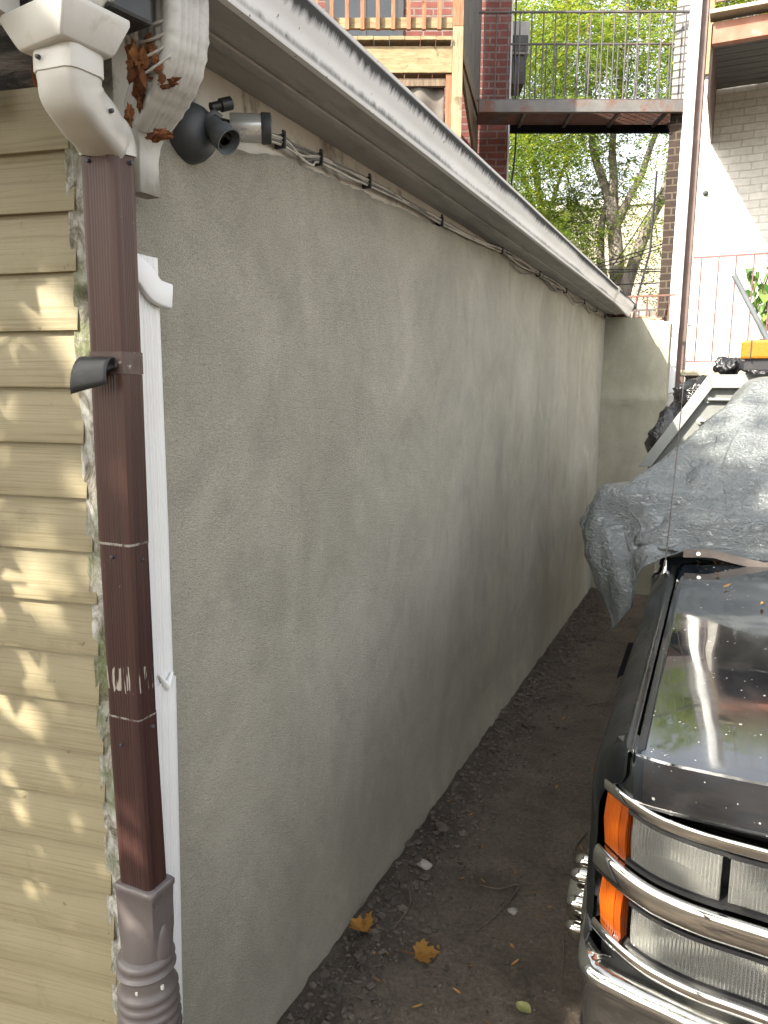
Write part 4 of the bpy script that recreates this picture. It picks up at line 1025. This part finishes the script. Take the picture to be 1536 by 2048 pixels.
for sgn in (0, 1):
    def XR(a, b): return (a, b) if not sgn else (2*CXT-b, 2*CXT-a)
    for z0, z1 in ((.834,.950),(.664,.775)):
        a, b = XR(-.170,-.121)
        am = a+(.034 if not sgn else .015)
        CLP = wrap(MB(), [(-.025,z0-.002),(-.025,z1),(-.004,z1-.002),(.002,(z0+z1)/2),(-.004,z0)], a, am-.0012 if not sgn else b).build('corner_lamp', 'amber_lens', TR, 40, bevel=.002)
        if not sgn: wrap(MB(), [(-.025,z0-.002),(-.025,z1),(-.003,z1-.002),(.004,(z0+z1)/2),(-.003,z0)], am, b).build('reflex_strip', 'amber_dark', CLP, 40, bevel=.0015)
    for (a0, b0, z0, z1, nm) in ((-.114,.050,.846,.940,'headlight'),(.057,.235,.848,.938,'headlight'),(-.104,.235,.674,.756,'fog_lamp')):
        a, b = XR(a0, b0)
        le = wrap(MB(), [(-.010,z0),(-.010,z1),(-.003,z1-.003),(.001,(z0+z1)/2),(-.003,z0+.003)], a, b).build(nm, 'clear_lens', TR, 40, bevel=.002)
        rings = []
        for p, n in zip(full, nrm):
            if a <= p.x <= b:
                t = (p.x-a)/(b-a); dep = .014+.045*(1-(2*t-1)**2)
                rings.append([p-n*(dep*(1-.75*abs(2*q/10-1)**2.5)+.010)+V3((0,0,z0+.003+(z1-z0-.006)*q/10)) for q in range(11)])
        mm = MB(); mm.loft(rings, closed=False); mm.build('reflector', 'reflector', le, 180, flip=False)
        if nm == 'headlight':  # added sheet stands in for the reflector's dark lower-half reflection
            rg = []
            for p, n in zip(full, nrm):
                if a+.004 <= p.x <= b-.004:
                    t = (p.x-a)/(b-a); zt = z0+(z1-z0)*(.50-.34*abs(2*t-1)**2.2)
                    rg.append([p-n*.011+V3((0,0,z0+.002+(zt-z0-.002)*q/4)) for q in range(5)])
            mm = MB(); mm.loft(rg, closed=False); mm.build('dark_reflection', 'reflection_grey', le, 180, flip=False)
        wrap(MB(), [(-.05,z0-.009),(-.05,z0-.001),(.001,z0-.001),(.001,z0-.009)], a-.006, b+.006).build('bezel', 'black_trim', le, 40)
        wrap(MB(), [(-.05,z1+.001),(-.05,z1+.009),(.001,z1+.009),(.001,z1+.001)], a-.006, b+.006).build('bezel', 'black_trim', le, 40)
        c = full[min(range(len(full)), key=lambda i: abs(full[i].x-(a+b)/2))]
        mm = MB(); mm.lathe([(.001,.0),(.010,.004),(.012,.02),(.008,.03)], (c.x, c.y+.05, (z0+z1)/2), (0,-1,0), 12); mm.build('bulb', 'reflector', le, 60)
# bumper
bp = [(-.02,.634),(.02,.632),(.060,.629),(.074,.624),(.084,.614),(.088,.602),(.086,.590),(.078,.578),(.078,.53),(.072,.47),(.045,.44),(-.02,.44)]
bh = cat([(x, y, 0) for x, y in [(-.207,1.545),(-.206,1.46),(-.201,1.405),(-.187,1.376),(-.16,1.358),(-.10,1.342),(-.05,1.331),(.13,1.298),(.4,1.262),(.765,1.245)]], 7)
bfull = bh+[V3((2*CXT-p.x, p.y, 0)) for p in reversed(bh[:-1])]
rings = []
for i, p in enumerate(bfull):
    d = (bfull[min(i+1,len(bfull)-1)]-bfull[max(i-1,0)]).normalized(); n_ = V3((d.y,-d.x,0))
    up = .035*min(1, max(0, (p.y-1.36)/.18)); k_ = 1-.75*min(1, max(0, (p.y-1.34)/.1))
    rings.append([p+n_*o*(k_ if o < -.02 else 1)+V3((0,0,z+(up if z > .56 else 0))) for o, z in [(-.085,.628),(-.03,.632),(-.014,.629),(-.004,.622),(.0,.612),(-.001,.600),(-.006,.590),(-.012,.58),(-.012,.53),(-.018,.47),(-.04,.44),(-.085,.44)]])
mm = MB(); mm.loft(rings); mm.build('front_bumper', 'chrome_dull', TR, 35)
wrap(MB(), [(-.06,.970),(-.06,1.062),(-.016,1.062),(-.006,1.045),(-.004,.970)], -.166, -.113).build('header_panel', 'dull_paint', TR, 50)
wrap(MB(), [(-.06,.970),(-.06,1.062),(-.016,1.062),(-.006,1.045),(-.004,.970)], 2*CXT+.113, 2*CXT+.166).build('header_panel', 'dull_paint', TR, 50)
# hood
def hz(x, y):
    t = max(0, (y-1.36)/1.30); u = (x-CXT)/.875
    return 1.078+.105*t**.9+.040*(1-u*u)+.006*math.exp(-((abs(x-CXT)-.55)/.05)**2)
def hfront(x):
    u = abs(x-CXT)/.878; return 1.318+.070*u**2.2+.012*max(0, (u-.9)/.1)**2
rows = []; NX = 90
drop = [(.020,-.108),(.002,-.104),(-.008,-.090),(-.010,-.060),(-.008,-.030),(-.005,-.005),(-.002,-.001)]
for o_, dz in drop:
    rows.append([V3((x, hfront(x)+o_, hz(x, hfront(x))+dz)) for x in [CXT-.878+1.756*i/NX for i in range(NX+1)]])
for k in range(1, 61):
    t = k/60
    row = []
    for i in range(NX+1):
        x = CXT-.878+1.756*i/NX; y0 = hfront(x)-.002; y = y0+(2.66-y0)*t
        d = .0012*nz(x, y, 0, 3.2)+.0004*nz(x, y, 4, 8)-.005*math.exp(-(((x-.05)/.16)**2+((y-2.30)/.10)**2))
        row.append(V3((x, y, hz(x, y)+d)))
    rows.append(row)
m = MB(); m.grid(rows); hood = m.build('hood', 'paint', TR, 20, flip=False)
k_ = hood.modifiers.new('thick', 'SOLIDIFY'); k_.thickness = .018; k_.offset = -1
mm = MB(); mm.box((CXT-.87,1.43,.6),(CXT+.87,2.68,1.045)); mm.build('engine_bay', 'black_trim', TR)
# fenders
def xo(y): return lerp([(1.40,-.120),(1.43,-.163),(1.46,-.188),(1.51,-.205),(1.60,-.213),(2.7,-.212)], y)
def fender(sg):
    rows = []
    for k in range(64):
        y = 1.405+(2.655-1.405)*(k/63)**1.15
        zt = hz(-.113, max(y, 1.39))-.004; x_out = xo(y)
        zb = .47
        if abs(y-1.98) < .47: zb = max(zb, .37+sqrt(.47**2-(y-1.98)**2))
        if y < 1.52: zb = .60
        sec = [(-.118, zt-.03), (-.119, zt), (-.135, zt+.001), (-.155, zt-.010), (-.176, zt-.034), (-.192, zt-.068), (-.203, zt-.11), (-.209, zt-.17)]
        cut = (x_out+.209)
        pts = []
        for x, z in sec: pts.append((max(x, x_out+.004*(zt-z)) if x < -.135 else max(x, x_out), z))
        z0 = zt-.17
        for j in range(1, 8):
            z = z0+(zb-z0)*j/7; pts.append((x_out+(.003 if j < 3 else -.004*sin(j)), z))
        pts.append((x_out+.045, zb+.002))
        rr = []
        for x, z in pts:
            yy = y
            if (z < .985 or x < -.168) and y < 1.452: yy = 1.452; x = min(x, xo(1.452)) if z < .985 else x
            rr.append(V3((x if not sg else 2*CXT-x, yy, z)))
        rows.append(rr)
    m = MB(); m.grid(rows); o = m.build('fender', 'dull_paint', TR, 50, flip=False)
    k_ = o.modifiers.new('thick', 'SOLIDIFY'); k_.thickness = .004; k_.offset = 0
    sub = o.modifiers.new('sub', 'SUBSURF'); sub.levels = 1; sub.render_levels = 1
fender(0); fender(1)
# wheels
def wheel(x, y, s, name='wheel'):
    c = V3((x, y, .37)); ax = V3((s, 0, 0))
    tp = [(.24,-.075),(.30,-.09),(.35,-.08),(.368,-.06),(.370,0),(.368,.06),(.35,.08),(.30,.09),(.24,.075),(.235,0)]
    mm = MB(); mm.lathe(tp+[tp[0]], c, ax, 40); t = mm.build(name, 'tyre', TR, 40)
    mm = MB(); mm.lathe([(.001,-.05),(.238,-.05),(.238,.095),(.225,.10),(.212,.07),(.17,.03),(.145,.065),(.14,.085),(.001,.085)], c, ax, 40); mm.build('rim', 'chrome', t, 40)
    mm = MB(); mm.lathe([(.128,.08),(.130,.128),(.118,.140),(.066,.142),(.063,.178),(.055,.188),(.001,.191)], c, ax, 36); mm.build('hub_cap', 'chrome', t, 40)
    for i in range(8):
        mm = MB(); a = 2*pi*(i+.5)/8; p = c+V3((0, cos(a)*.088, sin(a)*.094)); mm.lathe([(.019,.10),(.0195,.158),(.018,.172),(.012,.182),(.001,.185)], p, ax, 14); mm.build('lug_nut', 'chrome', t, 50)
wheel(-.118, 1.94, -1); wheel(2*CXT+.118, 1.94, 1); wheel(-.02, 5.35, -1); wheel(2*CXT+.02, 5.35, 1)
# cowl and cab (mostly under the tarp)
mm = MB(); mm.box((CXT-.85,2.672,1.10),(CXT+.85,2.80,1.165)); mm.build('cowl', 'black_trim', TR)
mm = MB()
for i in range(58): x = CXT-.80+i*.0276; mm.box((x,2.690,1.167),(x+.011,2.735,1.1785))
mm.build('cowl_vent', 'black_trim', TR)
cab = [(2.66,1.15,-.205),(2.78,1.19,-.185),(3.36,1.76,.065),(3.60,1.79,.075),(4.15,1.77,.075),(4.25,1.2,-.18)]
mm = MB(); 
lo = [(-.21,2.66),(-.21,4.25)]
mm.box((-.205,2.661,.42),(2*CXT+.205,4.25,1.14)); mm.build('cab_body', 'paint', TR, bevel=.02)
ringz = []
for z, x, yf, yr in ((1.142,-.19,2.76,4.24),(1.20,-.185,2.81,4.24),(1.70,.045,3.30,4.20),(1.765,.085,3.40,4.16),(1.785,.16,3.5,4.08)):
    ringz.append([V3((x,yf+.03,z)),V3((x+.06,yf,z)),V3((CXT,yf-.05,z)),V3((2*CXT-x-.06,yf,z)),V3((2*CXT-x,yf+.03,z)),V3((2*CXT-x,yr,z)),V3((x,yr,z))])
mm = MB(); mm.loft(ringz); mm.build('cab_roof', 'window_glass', TR, 30)
for s in (0, 1):
    X = (lambda v: v) if not s else (lambda v: 2*CXT-v)
    mm = MB(); mm.box((min(X(-.35),X(-.23)),2.91,1.22),(max(X(-.35),X(-.23)),3.0,1.33)); mm.build('mirror', 'black_trim', TR, bevel=.02)
    mm = MB(); mm.box((min(X(-.34),X(-.205)),2.6,.30),(max(X(-.34),X(-.205)),4.2,.36)); mm.build('running_board', 'black_trim', TR, bevel=.01)
mm = MB(); mm.slab([(-.295,.755),(-.235,.80),(-.20,.87),(-.225,.895),(-.262,.89)], (0,2.62,0), (1,0,0), (0,0,1), (0,.02,0)); mm.build('splash_guard', 'matte_black', TR, bevel=.004)
# bed with cab guard
mm = MB(); mm.box((-.30,4.45,.62),(2*CXT+.30,6.45,.72)); mm.box((-.32,4.45,.72),(-.27,6.45,1.25)); mm.box((2*CXT+.27,4.45,.72),(2*CXT+.32,6.45,1.25)); mm.build('truck_bed', 'cab_guard', TR)
HB = [(-.445,1.34),(-.115,1.845),(1.645,1.845),(1.975,1.34)]
hbi = [(-.374,1.343),(-.092,1.775),(1.622,1.775),(1.904,1.343)]
mm = MB(); mm.slab(hbi, (0,4.42,0), (1,0,0), (0,0,1), (0,.02,0)); PG = mm.build('cab_guard', 'inner_panel', TR)
mm = MB()
for a, b, c, d in ((HB[0],HB[1],hbi[1],hbi[0]),(HB[1],HB[2],hbi[2],hbi[1]),(HB[2],HB[3],hbi[3],hbi[2])):
    mm.slab([a,b,c,d], (0,4.38,0), (1,0,0), (0,0,1), (0,.09,0))
mm.build('frame', 'cab_guard', PG, bevel=.003)
for z, x in ((1.715,-.13),(1.60,-.16)):
    mm = MB(); mm.tube([(x+.02,4.40,z),(x+.5,4.40,z)], .009, 10); mm.lathe([(.02,.0),(.02,.012),(.008,.014)], (x+.02,4.418,z), (0,-1,0), 14); mm.build('tie_rod', 'cab_guard', PG, 50)
BC = MB().box((.03,4.22,1.918),(.86,4.38,2.01)).build('light_bar', 'beacon', TR, bevel=.012)
MB().box((.072,4.216,1.916),(.076,4.384,2.013)).build('lens_seam', 'black_trim', BC)
MB().box((.05,4.24,1.865),(.84,4.36,1.917)).build('mount', 'black_trim', BC)
for q, x in enumerate((.2,.45,.7)):
    mm = MB(); mm.lathe([(.001,0),(.03,0),(.03,.05),(.001,.05)], (x,4.30,1.935), (0,0,1), 14); mm.build('rotator', 'reflector', BC, 40)
# antenna
mm = MB(); mm.tube([(-.158,2.60,1.18),(-.150,2.72,1.60),(-.146,2.80,1.972)], [.0022,.0018,.0014], 6); AN = mm.build('antenna', 'steel_dark', TR, 60)
mm = MB(); mm.lathe([(.016,-.03),(.015,.006),(.009,.012),(.006,.03),(.004,.05),(.001,.052)], (-.158,2.60,1.150), (.01,.2,1), 14); mm.build('antenna_base', 'chrome', AN, 50)
mm = MB(); mm.blob((-.146,2.80,1.974), .0042, 1, 0); mm.build('antenna_tip', 'steel_dark', AN, 60)

# ------------------------------------------------------------------ things on the truck
def bag(c, r, sq, seed, label):
    m = MB(); m.blob(c, r, 4, .35, 1.5, seed, sq)
    for i, v in enumerate(m.v):
        d = (v-V3(c)); k = .035*abs(noise.noise(d*9+V3((seed,0,0))))+.02*abs(noise.noise(d*20))
        m.v[i] = v-d.normalized()*k
    tag(m.build('trash_bag', 'bag', None, 180), label, 'trash bag', 'trash bags on the truck bed')
bag((-.32,5.0,1.40), .20, (.8,1.0,1.25), 2, 'black trash bag bulging between the stucco wall and grey panel')
bag((-.12,5.0,1.74), .15, (1.3,1,.75), 5, 'glossy black trash bag squeezed behind the slanted panel edge')
bag((-.02,4.9,1.90), .075, (1.2,1,.9), 8, 'small rounded black bag top above the grey panel')
bag((.22,4.62,1.86), .11, (1.5,.6,.6), 9, 'crumpled black bag under the amber light bar')
mm = MB(); p0 = V3((-.032,4.6,2.378)); d_ = V3((.191,0,-.348)).normalized(); mm.tube([p0, p0+d_*1.1], .014, 12); tag(mm.build('pole', 'fix_grey', None, 60), 'grey pole leaning out of the truck bed above the amber bar', 'pole')
# vine on lower balcony
VN = thing('potted_vine', 'leafy green vine in a pot on the lower balcony', 'plant', (.3,7.85,1.956))
mm = MB(); mm.lathe([(.10,0),(.13,.25),(.14,.25),(.14,.28),(.11,.28)], (.34,7.85,1.957), (0,0,1), 20); mm.build('pot', 'brown_steel', VN, 40)
random.seed(31); mm = MB(); ml = MB(); hs = [(0,0),(.35,-.12),(.5,.15),(.35,.5),(0,1),(-.35,.5),(-.5,.15),(-.35,-.12)]
for q in range(7):
    x = .34+random.uniform(-.2,.15); pts = cat([(.34,7.85,2.2),(x,7.82+random.uniform(-.1,.1),2.55),(x+random.uniform(-.16,.1),7.8,2.75+random.random()*.2)], 6)
    mm.tube(pts, .005, 5)
    for p in pts[3:]:
        for _ in range(2):
            s = random.uniform(.05,.085); u = V3((random.gauss(0,1),random.gauss(0,.6),random.gauss(0,.4))).normalized(); v = V3((random.gauss(0,.3),random.gauss(0,.3),-1)).normalized(); b = p+V3((random.uniform(-.06,.06),random.uniform(-.05,.05),random.uniform(-.03,.05)))
            ml.add([b+u*a*s+v*c*s for a, c in hs], [tuple(range(8))])
mm.build('stems', 'twig', VN, 60); ml.build('leaves', 'vine', VN, flip=False)

# ------------------------------------------------------------------ tarp (draped by a cloth solve over a stand-in of the cab)
def tarp():
    me = bpy.data.meshes.new('tmp'); m = MB()
    ox = .012
    rz = []
    for z, x, yf, yr in ((.7,-.215,2.70,4.25),(1.14,-.20,2.74,4.24),(1.20,-.19,2.79,4.24),(1.70,.045,3.28,4.20),(1.765,.085,3.38,4.16),(1.785,.16,3.5,4.08)):
        n = 10; rz.append([V3((x+(2*CXT-2*x)*i/n, yf-.02*(1-(2*i/n-1)**2)*2, z)) for i in range(n+1)]+[V3((2*CXT-x-(2*CXT-2*x)*i/n, yr, z)) for i in range(n+1)])
    m.loft(rz)
    m.box((-.41,2.90,1.12),(-.19,3.02,1.36)); 
    m.box((-.215,2.0,.8),(2*CXT+.2,2.72,1.135))
    col = m.build('collider', 'tarp', None)
    col.modifiers.new('collision', 'COLLISION'); col.collision.thickness_outer = .012; col.collision.cloth_friction = 25
    NXt, NYt = 120, 90; X0, X1, Y0, Y1 = -.60, 2.13, 2.63, 4.40
    t = MB(); rows = []
    for j in range(NYt+1):
        y_ = Y0+(Y1-Y0)*j/NYt
        ex = lambda i: .10*min(1, max(0, (-.13-(X0+(X1-X0)*i/NXt))/.30))*(1-j/NYt)
        y = y_
        rows.append([V3((X0+(X1-X0)*i/NXt, y-ex(i), 1.90+.012*nz(i*.13, j*.13)+ (0 if y > 3.35 else (y-3.35)*.955))) for i in range(NXt+1)])
    t.grid(rows)
    o = t.build('sheet', 'tarp', None, 180, flip=False)
    vg = o.vertex_groups.new(name='pin')
    idx = [i for i in range(NXt+1) if -.10 < X0+(X1-X0)*i/NXt < 1.65]
    vg.add(idx, 1.0, 'REPLACE')
    c = o.modifiers.new('cloth', 'CLOTH'); s = c.settings
    s.quality = 6; s.mass = .12; s.tension_stiffness = 12; s.compression_stiffness = 12; s.shear_stiffness = 4; s.bending_stiffness = .008; s.air_damping = 1.0
    s.vertex_group_mass = 'pin'
    c.collision_settings.use_collision = True; c.collision_settings.distance_min = .008; c.collision_settings.use_self_collision = False; c.collision_settings.collision_quality = 3
    S.frame_start = 1; S.frame_end = 80; c.point_cache.frame_start = 1; c.point_cache.frame_end = 80
    # walk the pinned hem down onto the cowl
    for f in range(1, 71): S.frame_set(f)
    dg = bpy.context.evaluated_depsgraph_get(); ev = o.evaluated_get(dg); me2 = bpy.data.meshes.new_from_object(ev)
    pts = [o.matrix_world @ v.co for v in me2.vertices]; fs = [tuple(p.vertices) for p in me2.polygons]
    for x in (o, col): bpy.data.objects.remove(x)
    S.frame_set(1)
    return pts, fs, NXt, NYt
pts, fs, NXt, NYt = tarp()
TP = thing('tarp', 'crinkled silver tarp draped over the truck cab and mirror', 'tarp', (.3,3.2,1.0))
mm = MB(); mm.v = [V3(p) for p in pts]; mm.f = fs
# refine the draped sheet and press sharp creases into it
K = 3; G0 = [[V3(pts[j*(NXt+1)+i]) for i in range(NXt+1)] for j in range(NYt+1)]
for _ in range(2):
    G1 = [[p.copy() for p in r] for r in G0]
    for j in range(NYt+1):
        for i in range(NXt+1):
            if j == 0 and -.1 < G0[j][i].x < 1.65: continue
            nb_ = [G1[jj][ii] for jj, ii in ((j-1,i),(j+1,i),(j,i-1),(j,i+1)) if 0 <= jj <= NYt and 0 <= ii <= NXt]
            G0[j][i] = G1[j][i]*.5+sum(nb_, V3((0,0,0)))*(.5/len(nb_))
def bil(i, j):
    a, b = min(int(i), NXt-1), min(int(j), NYt-1); u, v = i-a, j-b
    return (G0[b][a]*(1-u)+G0[b][a+1]*u)*(1-v)+(G0[b+1][a]*(1-u)+G0[b+1][a+1]*u)*v
rows = [[bil(i/K, j/K) for i in range(NXt*K+1)] for j in range(NYt*K+1)]
for r in rows:
    for p in r:
        if p.x < -.12 and p.z < 1.22: p.x += (1.22-p.z)*.42*min(1, (-.12-p.x)/.2)
def crease(i, j):
    x, y = i/NXt*2.85, j/NYt*1.8
    w1 = nz(x, y, 9, 1.7)*.25
    a = 1-abs(nz(x+w1, y-w1, 1, 5.5))*2.2; b = 1-abs(nz(x*1.2, y, 4, 12))*2.2; c = 1-abs(nz(x, y*1.5, 7, 27))*2.2
    f1 = math.exp(-(((x+.02*nz(x,y,3,2)) % .42-.2)/.005)**2); f2 = math.exp(-(((y+.02*nz(x,y,6,2)) % .36-.2)/.005)**2)
    tri = abs(((x*.8+y*1.1+.35*nz(x,y,11,1.6))*4.2) % 1-.5)+abs(((x*1.1-y*.7+.35*nz(x,y,15,1.6))*3.1) % 1-.5)
    roll = .030*math.exp(-((y-.085-.03*nz(x,1,1,2.2))/.026)**2)-.016*math.exp(-((y-.135-.03*nz(x,1,1,2.2))/.014)**2)+.018*math.exp(-((y-.185-.05*nz(x,3,1,1.6))/.022)**2)
    hg = max(0, .42-x)/.42
    hang = hg*(.022*sin(y*24+3*nz(x,y,1,1.5))+.012*sin(y*51+x*7))
    fold = 1-abs(nz(x*1.1+y*.9, y*.5-x*.3, 21, 2.6))*2.4
    hang = hg*(.020*abs((y*6.5+.9*nz(x*.6,y,1,1.5)) % 1-.5)+.010*abs((y*15+x*1.5+.6*nz(x,y,7,2)) % 1-.5))
    wx, wy = x+.10*nz(x,y,31,3), y+.10*nz(x,y,37,3)
    v1 = noise.voronoi(V3((wx*4.6, wy*3.4, .5)))[0]; v2 = noise.voronoi(V3((wx*9+wy*4, wy*10-wx*3, 2.5)))[0]; v3 = noise.voronoi(V3((wx*24, wy*22, 4.5)))[0]
    return .018*v1[0]+.007*v2[0]+.0022*v3[0]+.012*fold+.006*nz(x, y, 2, 1.6)+.002*f1+.002*f2+roll*(1-hg)+hang
out = []
nr, nc = len(rows), len(rows[0])
for j in range(nr):
    row = []
    for i in range(nc):
        du = rows[j][min(i+1,nc-1)]-rows[j][max(i-1,0)]; dv = rows[min(j+1,nr-1)][i]-rows[max(j-1,0)][i]
        n_ = du.cross(dv); n_ = n_.normalized() if n_.length > 1e-9 else V3((0,0,1))
        row.append(rows[j][i]+n_*crease(i/K, j/K))
    out.append(row)
mm = MB(); mm.grid(out)
o = mm.build('sheet', 'tarp', TP, 180, flip=False)
# brown hem along the cowl with its eyelet
hr = [out[0][i] for i in range(0, nc) if -.10 < rows[0][i].x < 1.64]
mm = MB(); mm.loft([[p+V3((0,-.010,.004)), p+V3((0,-.014,-.022)), p+V3((0,-.008,-.024)), p+V3((0,-.002,.002))] for p in hr[::3]]); mm.build('hem', 'hem', TP, 50)
mm = MB(); e_ = hr[4]+V3((.012,-.016,-.008)); mm.lathe([(.003,0),(.0065,0),(.0065,.003),(.003,.003)], e_, (0,-1,0), 16); mm.build('eyelet', 'chrome', TP, 50)
k_ = o.modifiers.new('thick', 'SOLIDIFY'); k_.thickness = .003

# ------------------------------------------------------------------ debris
random.seed(77)
m = MB()
for q in range(4200):
    y = random.uniform(1.0,6.7); x = -1.0+abs(random.gauss(0,.13))
    if x > -.2: continue
    r = random.choice([.003,.003,.004,.004,.005,.007,.011])*random.uniform(.7,1.4)
    m.blob((x, y, gh(x, y)+r*.25), r, 1, 1.1, 2.3, q, (random.uniform(.7,1.6),random.uniform(.7,1.5),random.uniform(.4,.8)))
for q in range(1500):
    y = random.uniform(1.0,6.7); x = random.uniform(-.98,-.05); r = random.uniform(.002,.005)
    m.blob((x, y, gh(x, y)+r*.2), r, 1, .6, 1.9, q, (1,1,.7))
tag(m.build('soil_clods', 'clod', None, flip=False), 'dark crumbly soil clods banked along the wall foot', 'soil', kind='stuff')
def maple_leaf(loc, rz, s, curl, label, stem=1):
    T = thing('maple_leaf', label, 'leaf', loc)
    lob = [(0,0),(.14,-.02),(.34,-.10),(.36,.04),(.56,.10),(.50,.20),(.72,.44),(.56,.46),(.54,.58),(.34,.50),(.30,.60),(.34,.76),(.18,.78),(0,1.0),(-.18,.78),(-.34,.76),(-.30,.60),(-.34,.50),(-.54,.58),(-.56,.46),(-.72,.44),(-.50,.20),(-.56,.10),(-.36,.04),(-.34,-.10),(-.14,-.02)]
    ct = [(0,.30)]; R_ = Matrix.Rotation(rz, 3, 'Z')
    def P(a, b):
        z = curl*(abs(a)*.55+.5*(b-.4)**2)*s+.006*sin(a*9+b*6)*s
        return V3(loc)+R_ @ V3((a*s, b*s, z+.004))
    mm = MB(); n = len(lob); inner = [(a*.5, .3+(b-.3)*.5) for a, b in lob]
    vs = [P(*p) for p in lob]+[P(*p) for p in inner]+[P(0,.3)]
    fsx = [(i, (i+1) % n, n+(i+1) % n, n+i) for i in range(n)]+[(n+i, n+(i+1) % n, 2*n) for i in range(n)]
    mm.add(vs, fsx); mm.build('blade', 'leaf_gold', T, 60, flip=False)
    mm = MB(); mm.tube([P(0,0), P(.05,-.3)+V3((0,0,.003)), P(.02,-.62)], .0016, 5); mm.build('stalk', 'rot_wood', T, 60)
maple_leaf((-.77,1.95,gh(-.77,1.95)+.004), RAD(-62), .078, .35, 'golden maple leaf lying open in the middle of the dirt path')
maple_leaf((-.93,1.93,gh(-.93,1.93)+.022), RAD(70), .074, 1.3, 'curled brown gold maple leaf against the foot of the wall')
# pale green oval leaf
def oval(loc, rz, s, w, mat, name, label, cat_, group=None, curl=.2):
    R_ = Matrix.Rotation(rz, 3, 'Z'); rows = []
    mm = MB()
    for i in range(9):
        t = i/8; ww = w*sin(pi*min(1, t*.96+.02))**.8
        rows.append([V3(loc)+R_ @ V3((a*ww, (t-.5)*s, curl*(abs(a)*ww*1.2+ (t-.5)**2*s)+.002)) for a in (-1,-.5,0,.5,1)])
    mm.grid(rows); o = mm.build(name, mat, None, 180, flip=False)
    return tag(o, label, cat_, group)
oval((-.414,1.90,gh(-.414,1.9)+.003), RAD(65), .05, .020, 'leaf_pale', 'green_leaf', 'pale green oval leaf near the truck bumper', 'leaf')
base = []
for k in range(3):
    o = oval((0,0,0), 0, .024+.005*k, .0038, 'leaflet', 'leaflet', 'tiny orange locust leaflet scattered on the dark soil', 'leaflet', 'fallen leaflets on the path', .5)
    o.location = (0,0,0); base.append(o)
pl = []
for i in range(105):
    y = 1.45+4.9*random.random()**1.2; x = random.uniform(-.98,-.26)
    pl.append((x, y))
for i, (x, y) in enumerate(pl):
    o = base[i] if i < 3 else base[i % 3].copy()
    if i >= 3: COL.objects.link(o)
    o.location = (x, y, gh(x, y)+.004); o.rotation_euler = (random.gauss(0,.35), random.gauss(0,.35), random.uniform(0,6.28)); k = random.uniform(.5,1.15); o.scale = (k, k, k)
# leaflets caught along the cowl and tarp
for i, (x, y) in enumerate([(-.06,2.69),(-.01,2.70),(.015,2.695),(.055,2.69),(.07,2.70),(.10,2.70),(.14,2.695),(.03,2.40),(.12,2.25),(.0,2.52)]):
    o = base[i % 3].copy(); COL.objects.link(o); o['label'] = 'tiny orange leaflet caught on the hood near the cowl'; o['group'] = 'leaflets on the hood'
    o.location = (x, y, (1.186 if y > 2.6 else hz(x, y)+.006)); o.rotation_euler = (random.gauss(0,.3), random.gauss(0,.3), random.uniform(0,6.28)); o.scale = (1.1,1.1,1.1)
def twig(pts, r, label):
    mm = MB(); pts = [V3((x, y, gh(x, y)+.004+z)) for x, y, z in pts]; c = cat(pts, 5); mm.tube(c, [r*(1-.5*i/len(c)) for i in range(len(c))], 6); tag(mm.build('twig', 'twig', None, 60), label, 'twig')
twig([(-.69,2.36,.004),(-.62,2.37,.006),(-.565,2.42,.004),(-.57,2.33,.004),(-.60,2.22,.003),(-.63,2.14,.002)], .004, 'hooked bent twig in the middle of the path')
twig([(-.40,2.85,.003),(-.42,2.7,.01),(-.37,2.55,.012),(-.33,2.5,.004)], .005, 'thicker curved twig beside the chrome hub')
twig([(-.53,3.7,.004),(-.42,3.72,.01),(-.31,3.78,.006)], .004, 'straight thin twig pointing under the truck')
twig([(-.62,4.1,.003),(-.52,4.2,.006),(-.47,4.4,.004)], .0035, 'far twig near the black splash guard')
twig([(-.36,2.2,.003),(-.34,2.1,.006),(-.33,2.02,.004)], .0025, 'small dark twig close to the bumper')
twig([(-.90,2.2,.02),(-.86,2.12,.02),(-.87,2.0,.015)], .003, 'short twig on the soil bank by the curled leaf')
def stone(c, r, seed, label, mat='stone'):
    m = MB(); m.blob((c[0], c[1], gh(*c)+r*.5), r, 2, .5, 1.7, seed, (1.2,1,.7)); tag(m.build('stone', mat, None, 60), label, 'stone')
stone((-.549,2.284), .014, 1, 'pale pitted stone below the hooked twig')
stone((-.35,2.72), .022, 2, 'grey stone beside the chrome hub')
stone((-.90,2.36), .022, 3, 'flat grey stone at the wall foot above the curled leaf')
stone((-.93,2.62), .026, 4, 'largest dark clod on the soil bank', 'clod')
